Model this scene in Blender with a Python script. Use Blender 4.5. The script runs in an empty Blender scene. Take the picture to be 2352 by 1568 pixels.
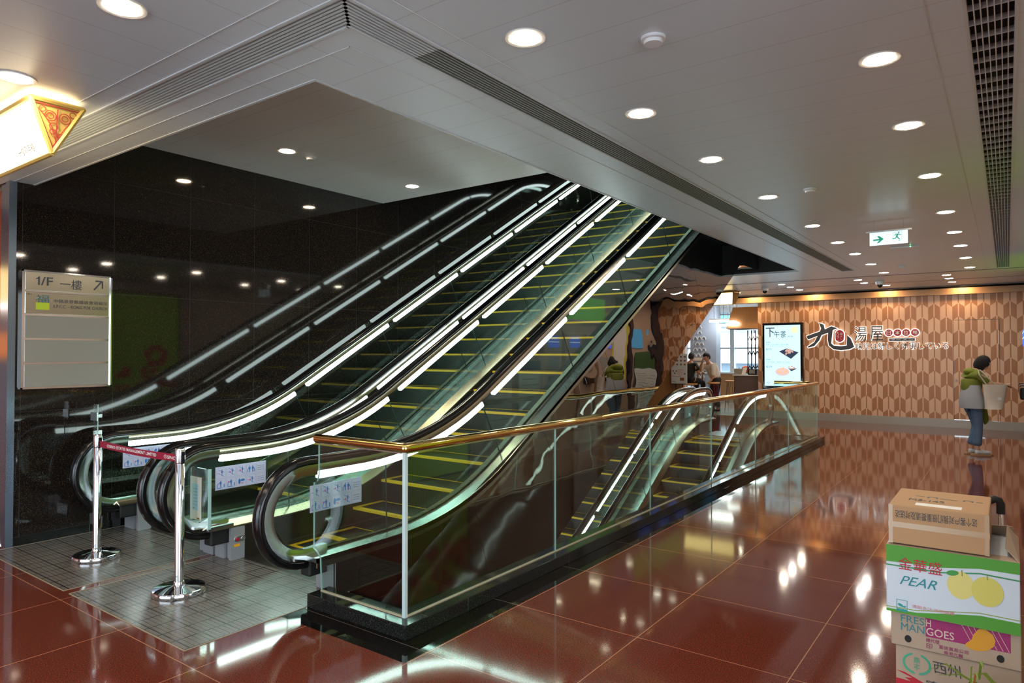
import bpy, bmesh, math, random
from mathutils import Vector, Matrix, Quaternion
random.seed(7)
S = bpy.context.scene
COL = S.collection
# ------------------------------------------------------------ camera, world, exposure
cam_d = bpy.data.cameras.new('camera'); cam = bpy.data.objects.new('camera', cam_d); COL.objects.link(cam)
YAW = math.atan(1137/1555); PITCH = math.atan(27/1555)
cam.location = (0, 0, 1.6)
cam.rotation_euler = (math.pi/2 + PITCH, 0, YAW)
cam_d.sensor_width = 36.0; cam_d.lens = 36.0*1555/2352
cam_d.clip_start = 0.02; cam_d.clip_end = 200
S.camera = cam
S.view_settings.view_transform = 'Standard'; S.view_settings.look = 'None'
S.view_settings.exposure = 0.55; S.view_settings.gamma = 1.0
S.view_settings.use_curve_mapping = False
wd = bpy.data.worlds.new('world'); S.world = wd; wd.use_nodes = True
bg = wd.node_tree.nodes['Background']; bg.inputs[0].default_value = (0.80, 0.92, 1.0, 1); bg.inputs[1].default_value = 4.2
S.cycles.max_bounces = 10; S.cycles.diffuse_bounces = 4; S.cycles.glossy_bounces = 5
S.cycles.transmission_bounces = 4; S.cycles.transparent_max_bounces = 28
S.cycles.caustics_reflective = False; S.cycles.caustics_refractive = False
S.cycles.sample_clamp_indirect = 4.0; S.cycles.sample_clamp_direct = 0.0
LAMP_L = 125.0      # radiance of the downlight discs
TUBE_L = 7.5       # radiance of the handrail light strips
# ------------------------------------------------------------ helpers
WL = {}
def wloc(o): return WL.get(o.name, Vector((0, 0, 0))) if o else Vector((0, 0, 0))
def tag(o, label=None, cat=None, group=None, kind=None):
    if label: o['label'] = label
    if cat: o['category'] = cat
    if group: o['group'] = group
    if kind: o['kind'] = kind
    return o
def thing(name, label, cat, loc=(0, 0, 0), rz=0.0, group=None):
    o = bpy.data.objects.new(name, None); COL.objects.link(o); o.empty_display_size = 0.05
    o.location = loc; o.rotation_euler = (0, 0, rz); WL[o.name] = Vector(loc)
    return tag(o, label, cat, group)
class MB:
    def __init__(s): s.v = []; s.f = []; s.m = []; s.q = 0
    def add(s, vs, fs, mi=0):
        b = len(s.v); s.v += [tuple(p) for p in vs]; s.f += [tuple(i+b for i in f) for f in fs]; s.m += [mi]*len(fs); return s
    def box(s, x0, x1, y0, y1, z0, z1, mi=0):
        x0, x1 = min(x0, x1), max(x0, x1); y0, y1 = min(y0, y1), max(y0, y1); z0, z1 = min(z0, z1), max(z0, z1)
        v = [(x0,y0,z0),(x1,y0,z0),(x1,y1,z0),(x0,y1,z0),(x0,y0,z1),(x1,y0,z1),(x1,y1,z1),(x0,y1,z1)]
        return s.add(v, [(0,3,2,1),(4,5,6,7),(0,1,5,4),(1,2,6,5),(2,3,7,6),(3,0,4,7)], mi)
    def rect(s, a, b, c, d, mi=0): return s.add([a, b, c, d], [(0,1,2,3)], mi)
    def tube(s, pts, r, n=10, mi=0, cap=True):
        pts = [Vector(p) for p in pts]; rs = r if isinstance(r, (list, tuple)) else [r]*len(pts)
        vs = []; up = None
        for i, p in enumerate(pts):
            t = (pts[min(i+1, len(pts)-1)] - pts[max(i-1, 0)]).normalized()
            if up is None: up = Vector((0,0,1)) if abs(t.z) < 0.9 else Vector((1,0,0))
            a = t.cross(up)
            if a.length < 1e-4: a = t.cross(Vector((1,0,0)))
            a.normalize(); b = a.cross(t).normalized(); up = b
            for k in range(n):
                th = 2*math.pi*k/n; vs.append(p + a*math.cos(th)*rs[i] + b*math.sin(th)*rs[i])
        fs = []
        for i in range(len(pts)-1):
            for k in range(n):
                k2 = (k+1) % n; fs.append((i*n+k, i*n+k2, (i+1)*n+k2, (i+1)*n+k))
        if cap: fs.append(tuple(range(n))[::-1]); fs.append(tuple((len(pts)-1)*n+k for k in range(n)))
        return s.add(vs, fs, mi)
    def lathe(s, prof, c=(0,0,0), n=24, mi=0):
        vs = []; fs = []
        for r, z in prof:
            for k in range(n):
                th = 2*math.pi*k/n; vs.append((c[0]+r*math.cos(th), c[1]+r*math.sin(th), c[2]+z))
        for i in range(len(prof)-1):
            for k in range(n):
                k2 = (k+1) % n; fs.append((i*n+k, i*n+k2, (i+1)*n+k2, (i+1)*n+k))
        fs.append(tuple(range(n))[::-1]); fs.append(tuple((len(prof)-1)*n+k for k in range(n)))
        return s.add(vs, fs, mi)
    def ball(s, c, rx, ry, rz, n=14, mi=0):
        m = n//2; vs = []; fs = []
        for i in range(m+1):
            ph = math.pi*i/m
            for k in range(n):
                th = 2*math.pi*k/n
                vs.append((c[0]+rx*math.sin(ph)*math.cos(th), c[1]+ry*math.sin(ph)*math.sin(th), c[2]+rz*math.cos(ph)))
        for i in range(m):
            for k in range(n):
                k2 = (k+1) % n; fs.append((i*n+k, (i+1)*n+k, (i+1)*n+k2, i*n+k2))
        return s.add(vs, fs, mi)
    def sweep(s, x0, prof, path, mi=0, cap=True):
        """closed profile [(dx, dn)] carried along a path of (y, z) points; dn is measured along the path normal (up side)"""
        n = len(prof); vs = []; m = len(path)
        for i, (y, z) in enumerate(path):
            a = path[max(i-1, 0)]; b = path[min(i+1, m-1)]
            ty, tz = b[0]-a[0], b[1]-a[1]; L = math.hypot(ty, tz) or 1; ny, nz = -tz/L, ty/L
            for dx, dn in prof: vs.append((x0+dx, y+ny*dn, z+nz*dn))
        fs = [(i*n+k, i*n+(k+1) % n, (i+1)*n+(k+1) % n, (i+1)*n+k) for i in range(m-1) for k in range(n)]
        if cap: fs.append(tuple(range(n))[::-1]); fs.append(tuple((m-1)*n+k for k in range(n)))
        return s.add(vs, fs, mi)
    def poly(s, pts, fr, d=0.001, off=0.0, mi=0):
        """flat outline (u, v) in a frame (origin, right, up) given thickness d towards the frame's front"""
        o, r, u = [Vector(q) for q in fr]; nrm = r.cross(u); s.q += 1; off += (s.q % 30)*0.00005
        a = [o + r*p[0] + u*p[1] + nrm*off for p in pts]; b = [p + nrm*d for p in a]; n = len(pts)
        ar = sum(pts[i][0]*pts[(i+1) % n][1]-pts[(i+1) % n][0]*pts[i][1] for i in range(n))
        if ar < 0: a.reverse(); b.reverse()
        return s.add(a+b, [tuple(range(n))[::-1], tuple(range(n, 2*n))] + [(k, (k+1) % n, n+(k+1) % n, n+k) for k in range(n)], mi)
    def prect(s, u0, u1, v0, v1, fr, d=0.001, off=0.0, mi=0): return s.poly([(u0,v0),(u1,v0),(u1,v1),(u0,v1)], fr, d, off, mi)
    def pdisc(s, u, v, ru, rv, fr, d=0.001, off=0.0, n=20, mi=0, a0=0, rot=0.0):
        c, q = math.cos(rot), math.sin(rot)
        return s.poly([(u+c*ru*math.cos(2*math.pi*k/n)-q*rv*math.sin(2*math.pi*k/n), v+q*ru*math.cos(2*math.pi*k/n)+c*rv*math.sin(2*math.pi*k/n)) for k in range(n)], fr, d, off, mi)
    def pline(s, pts, w, fr, d=0.001, off=0.0, mi=0):
        for (x0, y0), (x1, y1) in zip(pts[:-1], pts[1:]):
            L = math.hypot(x1-x0, y1-y0) or 1e-6; nx, ny = -(y1-y0)/L*w/2, (x1-x0)/L*w/2
            s.poly([(x0-nx, y0-ny), (x1-nx, y1-ny), (x1+nx, y1+ny), (x0+nx, y0+ny)], fr, d, off, mi)
        return s
    def build(s, name, mats, parent=None, smooth=False, local=False, bevel=0, fix=False):
        me = bpy.data.meshes.new(name)
        off = Vector((0,0,0)) if local else wloc(parent)
        me.from_pydata([tuple(Vector(p)-off) for p in s.v], [], s.f)
        if not isinstance(mats, (list, tuple)): mats = [mats]
        for m in mats: me.materials.append(m)
        me.polygons.foreach_set('material_index', s.m)
        if fix:
            bm = bmesh.new(); bm.from_mesh(me); bmesh.ops.recalc_face_normals(bm, faces=bm.faces); bm.to_mesh(me); bm.free()
        if smooth:
            me.polygons.foreach_set('use_smooth', [True]*len(me.polygons))
            try: me.set_sharp_from_angle(angle=math.radians(38))
            except Exception: pass
        me.update()
        o = bpy.data.objects.new(name, me); COL.objects.link(o)
        if parent: o.parent = parent
        WL[o.name] = off if parent else Vector((0,0,0))
        if bevel:
            b = o.modifiers.new('bevel', 'BEVEL'); b.width = bevel; b.segments = 2; b.limit_method = 'ANGLE'
        return o
def struct(name, mb, mat, **k): return tag(mb.build(name, mat, **k), kind='structure')
def copy_tree(o, parent=None):
    c = o.copy(); COL.objects.link(c); c.parent = parent
    WL[c.name] = WL.get(o.name, Vector((0,0,0)))
    for ch in list(o.children): copy_tree(ch, c)
    return c
def text(name, body, size, fr, mat, parent=None, off=0.001, width=None, height=None, depth=0.0006, offset=0.0, shear=0.0, align='LEFT', flip=False, bold=0.0, space=1.0):
    """lettering as a mesh in the frame (origin, right, up); width/height fit it to a box whose lower left corner is the origin"""
    cu = bpy.data.curves.new(name, 'FONT'); cu.body = body; cu.size = 1.0; cu.extrude = depth/2; cu.offset = bold*4.0; cu.shear = shear
    cu.resolution_u = 3; cu.space_character = space
    to = bpy.data.objects.new(name, cu); COL.objects.link(to)
    dg = bpy.context.evaluated_depsgraph_get(); me = bpy.data.meshes.new_from_object(to.evaluated_get(dg), depsgraph=dg)
    bpy.data.objects.remove(to); bpy.data.curves.remove(cu)
    vs = [v.co.copy() for v in me.vertices]
    if not vs: return None
    x0, x1 = min(v.x for v in vs), max(v.x for v in vs); y0, y1 = min(v.y for v in vs), max(v.y for v in vs)
    sz = size
    sx = width/(x1-x0) if width else sz; sy = height/(y1-y0) if height else sx
    if height and not width: sx = sy
    o, r, u = [Vector(q) for q in fr]; nrm = r.cross(u); W = (x1-x0)*sx; Hh = (y1-y0)*sy
    ox = -W/2 if align == 'CENTER' else 0
    po = wloc(parent)
    for v in me.vertices:
        a = (v.co.x-x0)*sx; b = (v.co.y-y0)*sy
        if flip: a = W-a; b = Hh-b
        p = o + r*(a+ox) + u*b + nrm*(v.co.z+off+depth/2) - po
        v.co = p
    me.materials.clear(); me.materials.append(mat); me.name = name; me.update()
    ob = bpy.data.objects.new(name, me); COL.objects.link(ob)
    if parent: ob.parent = parent
    WL[ob.name] = po
    return ob
# ------------------------------------------------------------ materials
def P(name, col, rough=0.5, metal=0.0, spec=0.5, em=None, ems=0.0, coat=0.0, alpha=1.0, sub=0.0):
    m = bpy.data.materials.new(name); m.use_nodes = True; b = m.node_tree.nodes['Principled BSDF']
    b.inputs['Base Color'].default_value = (*col, 1); b.inputs['Roughness'].default_value = rough
    b.inputs['Metallic'].default_value = metal; b.inputs['Specular IOR Level'].default_value = spec
    b.inputs['Coat Weight'].default_value = coat; b.inputs['Coat Roughness'].default_value = 0.03
    if em: b.inputs['Emission Color'].default_value = (*em, 1); b.inputs['Emission Strength'].default_value = ems
    return m
def N(m, t, **k):
    n = m.node_tree.nodes.new(t)
    for a, v in k.items(): setattr(n, a, v)
    return n
def L(m, a, b): m.node_tree.links.new(a, b)
def math_(m, op, a, b=None, c=None):
    n = N(m, 'ShaderNodeMath', operation=op)
    for i, v in enumerate((a, b, c)):
        if v is None: continue
        if isinstance(v, (int, float)): n.inputs[i].default_value = v
        else: L(m, v, n.inputs[i])
    return n.outputs[0]
def mix_(m, f, a, b):
    n = N(m, 'ShaderNodeMix', data_type='RGBA')
    if isinstance(f, (int, float)): n.inputs[0].default_value = f
    else: L(m, f, n.inputs[0])
    for i, v in ((6, a), (7, b)):
        if isinstance(v, tuple): n.inputs[i].default_value = (*v, 1) if len(v) == 3 else v
        else: L(m, v, n.inputs[i])
    return n.outputs[2]
def coords(m):
    g = N(m, 'ShaderNodeNewGeometry'); s = N(m, 'ShaderNodeSeparateXYZ'); L(m, g.outputs['Position'], s.inputs[0])
    return g.outputs['Position'], s.outputs[0], s.outputs[1], s.outputs[2]
def line_(m, c, off, pitch, w):
    """1 where the coordinate lies within w of a grid line"""
    t = math_(m, 'FRACT', math_(m, 'DIVIDE', math_(m, 'ADD', c, -off+1000*pitch), pitch))
    d = math_(m, 'ABSOLUTE', math_(m, 'SUBTRACT', t, 0.5))
    return math_(m, 'GREATER_THAN', d, 0.5-w/pitch/2)
def max_(m, a, b): return math_(m, 'MAXIMUM', a, b)
def noise(m, vec, scale, detail=4.0, rough=0.6):
    n = N(m, 'ShaderNodeTexNoise'); n.inputs['Scale'].default_value = scale; n.inputs['Detail'].default_value = detail
    n.inputs['Roughness'].default_value = rough; L(m, vec, n.inputs['Vector']); return n.outputs[0]
def B(m): return m.node_tree.nodes['Principled BSDF']
def bump(m, h, strength, dist=0.01):
    n = N(m, 'ShaderNodeBump'); n.inputs['Strength'].default_value = strength; n.inputs['Distance'].default_value = dist
    L(m, h, n.inputs['Height']); L(m, n.outputs[0], B(m).inputs['Normal'])
def ramp(m, fac, stops):
    r = N(m, 'ShaderNodeValToRGB'); L(m, fac, r.inputs[0]); e = r.color_ramp.elements
    while len(e) < len(stops): e.new(0.5)
    for i, (p, c) in enumerate(stops): e[i].position = p; e[i].color = (*c, 1)
    return r.outputs[0]
def speckle(name, base, rough, stops, scale=260, coat=0.0, spec=0.5, joints=None, jcol=(0,0,0)):
    m = P(name, base, rough, spec=spec, coat=coat); pos, x, y, z = coords(m)
    c = ramp(m, noise(m, pos, scale, 3, 0.7), stops)
    if joints:
        j = None
        for ax, off, pitch, w in joints:
            l = line_(m, {'x': x, 'y': y, 'z': z}[ax], off, pitch, w); j = l if j is None else max_(m, j, l)
        c = mix_(m, j, c, jcol)
    L(m, c, B(m).inputs['Base Color']); return m
def glass_mat(name, tint, rough=0.0):
    m = bpy.data.materials.new(name); m.use_nodes = True; nt = m.node_tree; nt.nodes.remove(nt.nodes['Principled BSDF'])
    out = nt.nodes['Material Output']; t = N(m, 'ShaderNodeBsdfTransparent'); t.inputs[0].default_value = (*tint, 1)
    g = N(m, 'ShaderNodeBsdfGlossy'); g.inputs['Roughness'].default_value = rough; g.inputs[0].default_value = (0.95, 1, 0.98, 1)
    geo = N(m, 'ShaderNodeNewGeometry'); ior = N(m, 'ShaderNodeMix', data_type='FLOAT'); L(m, geo.outputs['Backfacing'], ior.inputs[0])
    ior.inputs[2].default_value = 1.48; ior.inputs[3].default_value = 1/1.48
    f = N(m, 'ShaderNodeFresnel'); L(m, ior.outputs[0], f.inputs[0]); mx = N(m, 'ShaderNodeMixShader')
    L(m, f.outputs[0], mx.inputs[0]); L(m, t.outputs[0], mx.inputs[1]); L(m, g.outputs[0], mx.inputs[2]); L(m, mx.outputs[0], out.inputs[0])
    return m
def emit(name, col, s): return P(name, (0.8*col[0], 0.8*col[1], 0.8*col[2]), 0.5, em=col, ems=s)
def brushed(name, col, rough=0.3, axis='y', sc=1.0):
    m = P(name, col, rough, metal=1.0); pos, x, y, z = coords(m)
    mp = N(m, 'ShaderNodeMapping'); L(m, pos, mp.inputs[0])
    mp.inputs['Scale'].default_value = {'y': (90, 2, 90), 'x': (2, 90, 90), 'z': (90, 90, 2)}[axis]
    n = noise(m, mp.outputs[0], 4*sc, 2); r = math_(m, 'MULTIPLY_ADD', n, 0.14, rough-0.07); L(m, r, B(m).inputs['Roughness'])
    return m
M = {}
M['granite'] = speckle('black_granite_wall', (0.01,)*3, 0.045, [(0.0, (0.004,0.004,0.005)), (0.55, (0.008,0.007,0.007)), (0.64, (0.045,0.026,0.012)), (0.76, (0.22,0.12,0.05))], 190, spec=0.42,
                       joints=[('y', 2.867, 0.722, 0.004), ('z', 0.075, 1.035, 0.004)], jcol=(0.03,0.03,0.03))
M['granite_curb'] = speckle('black_granite_curb', (0.01,)*3, 0.07, [(0.0, (0.004,0.005,0.006)), (0.55, (0.010,0.012,0.013)), (0.68, (0.05,0.05,0.04)), (0.85, (0.2,0.16,0.1))], 150,
                       joints=[('y', 2.05, 1.2, 0.004)], jcol=(0.05,0.06,0.06))
M['strip'] = speckle('black_granite_strip', (0.01,)*3, 0.035, [(0.0, (0.004,0.004,0.004)), (0.66, (0.006,0.006,0.006)), (0.8, (0.08,0.06,0.03))], 150,
                       joints=[('y', 2.68, 0.84, 0.004)], jcol=(0.12,0.11,0.1))
M['floor'] = speckle('red_granite_floor', (0.2,0.05,0.03), 0.075, [(0.25, (0.048,0.010,0.007)), (0.5, (0.125,0.027,0.016)), (0.62, (0.165,0.040,0.025)), (0.85, (0.27,0.10,0.07))], 170, spec=0.55, coat=0.12,
                       joints=[('x', -0.88, 0.82, 0.0055), ('y', 2.68, 0.84, 0.0055)], jcol=(0.36,0.19,0.12))
def mat_ceiling(name, axis, off=0.0, pitch=0.3):
    m = P(name, (0.65,0.725,0.785), 0.32, spec=0.5); pos, x, y, z = coords(m)
    l = line_(m, x if axis == 'x' else y, off, pitch, 0.005)
    L(m, mix_(m, l, (0.65,0.725,0.785), (0.51,0.55,0.59)), B(m).inputs['Base Color'])
    bump(m, math_(m, 'SUBTRACT', 1.0, l), 0.15, 0.0015); return m
M['ceil_rib_y'] = mat_ceiling('white_metal_ceiling_panels_along_x', 'y', 2.33)
M['ceil_rib_x'] = mat_ceiling('white_metal_ceiling_panels_along_y', 'x', -2.9)
M['ceil_up'] = mat_ceiling('raised_ceiling_panels', 'y', 2.4, 0.42)
for _n in M['ceil_up'].node_tree.nodes:
    if _n.type == 'MIX': _n.inputs[6].default_value = (0.86,0.88,0.88,1); _n.inputs[7].default_value = (0.62,0.64,0.64,1)
M['ceil_white'] = P('white_metal_trim', (0.60,0.64,0.67), 0.35)
M['slat'] = P('pale_metal_slats', (0.55,0.60,0.62), 0.35)
M['black'] = P('matt_black', (0.006,0.006,0.006), 0.6)
M['blackgloss'] = P('black_gloss', (0.01,0.01,0.011), 0.08)
M['rubber'] = P('black_rubber_handrail', (0.005,0.005,0.006), 0.17, spec=0.45)
M['steel'] = brushed('brushed_steel', (0.66,0.69,0.70), 0.24)
M['rim_steel'] = P('satin_newel_steel', (0.66,0.68,0.72), 0.13, metal=1.0)
M['cover'] = P('grey_steel_cover', (0.36,0.38,0.41), 0.3, metal=0.35)
M['inner'] = brushed('warm_reflection_steel', (0.58,0.46,0.31), 0.24)  # bronze tone paints a warm reflection into the left-hand inner decks
M['inner2'] = brushed('grey_inner_deck', (0.36,0.36,0.32), 0.28)
M['joint'] = P('dark_glass_joint', (0.03,0.05,0.05), 0.3)
M['steel_warm'] = brushed('brushed_warm_steel', (0.66,0.60,0.50), 0.22)
M['deck'] = brushed('pale_green_steel_deck', (0.52,0.58,0.56), 0.25)
M['chrome'] = P('chrome', (0.86,0.88,0.92), 0.06, metal=1.0)
M['brass'] = P('polished_brass', (0.84,0.57,0.20), 0.08, metal=1.0)
M['darksteel'] = P('dark_skirt', (0.035,0.03,0.024), 0.30, metal=0.5)
M['tread'] = P('grooved_step_tread', (0.035,0.035,0.034), 0.42, metal=0.4)
def _tread():
    m = M['tread']; pos, x, y, z = coords(m); w = line_(m, x, 0, 0.011, 0.0055); L(m, mix_(m, w, (0.006,)*3, (0.035,0.036,0.033)), B(m).inputs['Base Color'])
_tread()
M['yellow'] = P('yellow_step_edge', (0.85,0.50,0.015), 0.45)
M['glass'] = glass_mat('clear_green_glass', (0.86,0.93,0.90))
M['glass_edge'] = P('green_glass_edge', (0.36,0.60,0.58), 0.15, em=(0.3,0.55,0.52), ems=0.0)
M['perspex'] = glass_mat('clear_acrylic', (0.97,0.98,0.98))
M['tube'] = emit('white_light_strip', (0.80,1.0,0.97), TUBE_L)
M['tube_off'] = P('unlit_end_of_strip', (0.6,0.66,0.7), 0.25)
M['lamp'] = emit('downlight_disc', (1.0,0.85,0.66), LAMP_L)
M['lamp_up'] = emit('upper_downlight_disc', (1.0,0.78,0.52), LAMP_L*0.9)
M['lamp_white'] = emit('cool_downlight_disc', (1.0,0.92,0.82), LAMP_L*0.8)
M['lamp_dim'] = emit('wall_washer_disc', (1.0,0.66,0.32), LAMP_L*1.3)
M['rim'] = P('white_lamp_rim', (0.7,0.68,0.64), 0.3)
M['white'] = P('white_plastic', (0.75,0.76,0.78), 0.35)
M['greyplastic'] = P('grey_plastic', (0.3,0.3,0.31), 0.4)
def mat_mirror():
    m = P('wavy_polished_steel_cladding', (0.44,0.40,0.375), 0.012, metal=1.0); pos, x, y, z = coords(m)
    mp = N(m, 'ShaderNodeMapping'); L(m, pos, mp.inputs[0]); mp.inputs['Scale'].default_value = (1, 1.0, 1.5)
    bump(m, noise(m, mp.outputs[0], 1.6, 1.5, 0.4), 0.055, 0.12); return m
M['mirror'] = mat_mirror()
M['mirror_dark'] = P('polished_dark_soffit', (0.35,0.25,0.16), 0.05, metal=1.0)
def mat_mat():
    m = P('ribbed_entrance_tiles', (0.2,0.18,0.17), 0.22, spec=0.6); pos, x, y, z = coords(m)
    fine = max_(m, line_(m, x, 0.0, 0.150, 0.007), line_(m, y, 0.01, 0.030, 0.0045))
    fine2 = line_(m, x, 0.0, 0.03, 0.0025)
    c = mix_(m, fine2, (0.15,0.138,0.13), (0.085,0.078,0.074)); c = mix_(m, fine, c, (0.035,0.032,0.03))
    c = mix_(m, max_(m, line_(m, x, 0.0, 0.150, 0.010), line_(m, y, 0.01, 0.150, 0.010)), c, (0.018,0.017,0.016))
    L(m, c, B(m).inputs['Base Color']); bump(m, math_(m, 'SUBTRACT', 1.0, fine), 0.4, 0.002); return m
M['tiles'] = mat_mat()
def mat_wood(name, c1, c2, axis='z', rough=0.4, scale=1.0):
    m = P(name, c1, rough); pos, x, y, z = coords(m); mp = N(m, 'ShaderNodeMapping'); L(m, pos, mp.inputs[0])
    mp.inputs['Scale'].default_value = {'z': (30, 30, 2.5), 'x': (2.5, 30, 30), 'y': (30, 2.5, 30)}[axis]
    L(m, mix_(m, noise(m, mp.outputs[0], scale, 4), c1, c2), B(m).inputs['Base Color']); return m
M['beam'] = mat_wood('pale_oak_beam', (0.50,0.27,0.13), (0.66,0.38,0.19), 'x', 0.35)
M['oak'] = mat_wood('oak_slats', (0.46,0.22,0.085), (0.60,0.31,0.13), 'z', 0.4)
M['oak_top'] = mat_wood('orange_oak_top', (0.62,0.30,0.09), (0.72,0.38,0.14), 'x', 0.35)
def mat_chevron():
    m = P('two_tone_chevron_tiles', (0.5,0.3,0.2), 0.36); pos, x, y, z = coords(m)
    Pw, Ph, sl = 0.2232, 0.2925, 0.088
    u = math_(m, 'DIVIDE', math_(m, 'ADD', x, 3.735+Pw/2+100*Pw), Pw)
    ci = math_(m, 'FLOOR', u); fu = math_(m, 'ABSOLUTE', math_(m, 'SUBTRACT', math_(m, 'FRACT', u), 0.5))   # 0 on the stripe, .5 at the valley
    zz = math_(m, 'ADD', z, math_(m, 'MULTIPLY', fu, 2*sl))
    v = math_(m, 'DIVIDE', math_(m, 'ADD', zz, -0.345+Ph*11), Ph)
    ri = math_(m, 'FLOOR', v)
    par = math_(m, 'MODULO', math_(m, 'ADD', ci, ri), 2.0)
    strp = math_(m, 'LESS_THAN', fu, 0.052)
    sel = math_(m, 'ABSOLUTE', math_(m, 'SUBTRACT', par, strp))
    mp = N(m, 'ShaderNodeMapping'); L(m, pos, mp.inputs[0]); mp.inputs['Scale'].default_value = (120, 120, 8)
    g = noise(m, mp.outputs[0], 1.0, 3)
    light = mix_(m, g, (0.66,0.40,0.26), (0.76,0.48,0.32)); dark = mix_(m, g, (0.36,0.145,0.055), (0.44,0.19,0.08))
    c = mix_(m, sel, light, dark)
    L(m, c, B(m).inputs['Base Color']); return m
M['chevron'] = mat_chevron()
M['skirting'] = P('grey_stone_skirting', (0.36,0.33,0.29), 0.3)
M['card'] = P('brown_cardboard', (0.43,0.26,0.135), 0.75)
M['card_grey'] = P('pale_cardboard', (0.40,0.31,0.235), 0.75)
M['card_white'] = P('white_printed_card', (0.57,0.66,0.76), 0.45)
M['ink'] = P('dark_print', (0.045,0.05,0.065), 0.5)
M['red'] = P('red_print', (0.42,0.012,0.03), 0.45)
M['dark_red'] = P('crimson_belt', (0.27,0.006,0.035), 0.6)
M['green'] = P('green_print', (0.09,0.36,0.03), 0.5)
M['blue'] = P('blue_print', (0.03,0.18,0.55), 0.5)
M['pink'] = P('pink_print', (0.75,0.12,0.35), 0.5)
M['paper'] = P('white_paper', (0.78,0.79,0.80), 0.6)
M['label_blue'] = P('pale_blue_sticker', (0.55,0.60,0.78), 0.35)
# ------------------------------------------------------------ the room
ZC = 3.027; ZU = 3.582; XW = -6.65; YB = 17.38; XR = 0.40
def cells(xs, ys, fn):
    out = {}
    for i in range(len(xs)-1):
        for j in range(len(ys)-1):
            k = fn((xs[i]+xs[i+1])/2, (ys[j]+ys[j+1])/2)
            if k: out.setdefault(k, []).append((xs[i], xs[i+1], ys[j], ys[j+1]))
    return out
def floor_kind(x, y):
    if x < XW and 2.05 < y < 13.9: return None
    if y > YB: return None
    if -6.65 < x < -5.146 and 1.925 < y < 3.05 or -5.055 < x < -3.585 and 1.925 < y < 3.05: return 'mat'
    if -6.65 < x < -3.60 and 3.05 < y < 3.78: return 'plate'
    if -3.585 < x < -2.531 and 2.517 < y < 2.75 or -2.75 < x < -2.531 and 2.517 < y < 13.35: return 'strip'
    if -3.60 < x < -2.90 and 2.885 < y < 13.75 or -6.65 < x < -3.60 and 3.78 < y < 13.75: return None
    return 'red'
fl = cells([-9.6,-6.65,-5.146,-5.055,-3.6,-3.585,-2.9,-2.75,-2.531,0.4,2.4], [-5,1.925,2.05,2.517,2.75,2.885,3.05,3.78,13.35,13.75,YB], floor_kind)
for k, mt in (('red', M['floor']), ('mat', M['tiles']), ('strip', M['strip']), ('plate', M['darksteel'])):
    mb = MB()
    for x0, x1, y0, y1 in fl[k]: mb.rect((x0,y0,0), (x1,y0,0), (x1,y1,0), (x0,y1,0))
    struct({'red':'floor','mat':'floor','strip':'trim_1','plate':'floor'}[k], mb, mt)
# thin metal lips around the entrance tiles
mb = MB()
for x0, x1 in ((-6.64, -5.146), (-5.055, -3.585)):
    mb.box(x0, x1, 1.917, 1.925, -0.01, 0.0025); mb.box(x0-0.004, x0+0.004, 1.92, 3.05, -0.01, 0.0025); mb.box(x1-0.004, x1+0.004, 1.92, 3.05, -0.01, 0.0025)
struct('trim_2', mb, P('dull_metal_lip', (0.30,0.25,0.18), 0.45))
# curb of black granite round the well, with its return at the far end
mb = MB(); Hc = 0.083
mb.box(-3.584, -2.713, 2.708, 2.885, 0, Hc); mb.box(-2.905, -2.713, 2.885, 13.2, 0, Hc); mb.box(-3.56, -2.713, 13.2, 13.39, 0, Hc)
struct('trim_3', mb, M['granite_curb'], bevel=0.004)
# ceiling with the square well opening
def ceil_kind(x, y):
    if -6.65 < x < -2.91 and 2.235 < y < 12.47: return None
    if x < XW and 2.05 < y < 13.84: return None
    if (-6.65 < x < -2.12 and 1.76 < y < 1.945) or (-2.305 < x < -2.12 and 1.76 < y < 12.9): return None
    if -0.125 < x < 0.045 and y < 13.84: return None
    if y < 1.76 and x < -2.12: return 'x'
    if y < 2.235 and x < -2.3: return 'x'
    return 'y'
ce = cells([-9.6,-6.65,-2.91,-2.305,-2.12,-0.125,0.045,0.4,2.4], [-5,1.76,1.945,2.05,2.235,12.47,12.9,13.84,16.93], ceil_kind)
for k in ('x', 'y'):
    mb = MB()
    for x0, x1, y0, y1 in ce[k]: mb.rect((x0,y1,ZC), (x1,y1,ZC), (x1,y0,ZC), (x0,y0,ZC))
    struct('ceiling', mb, M['ceil_rib_'+k])
# slab above: blocks the sky over the main ceiling and over the recess in front of the far wall
mb = MB(); mb.box(-9.6, 2.4, -5, 2.20, 3.30, 3.4); mb.box(-2.84, 2.4, 2.20, YB, 3.30, 3.4); mb.box(-9.6, -2.84, 12.52, YB, 3.30, 3.4)
mb.box(-9.6, 2.4, 16.93, 17.6, 3.085, 3.10)
struct('ceiling', mb, M['black'])
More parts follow.
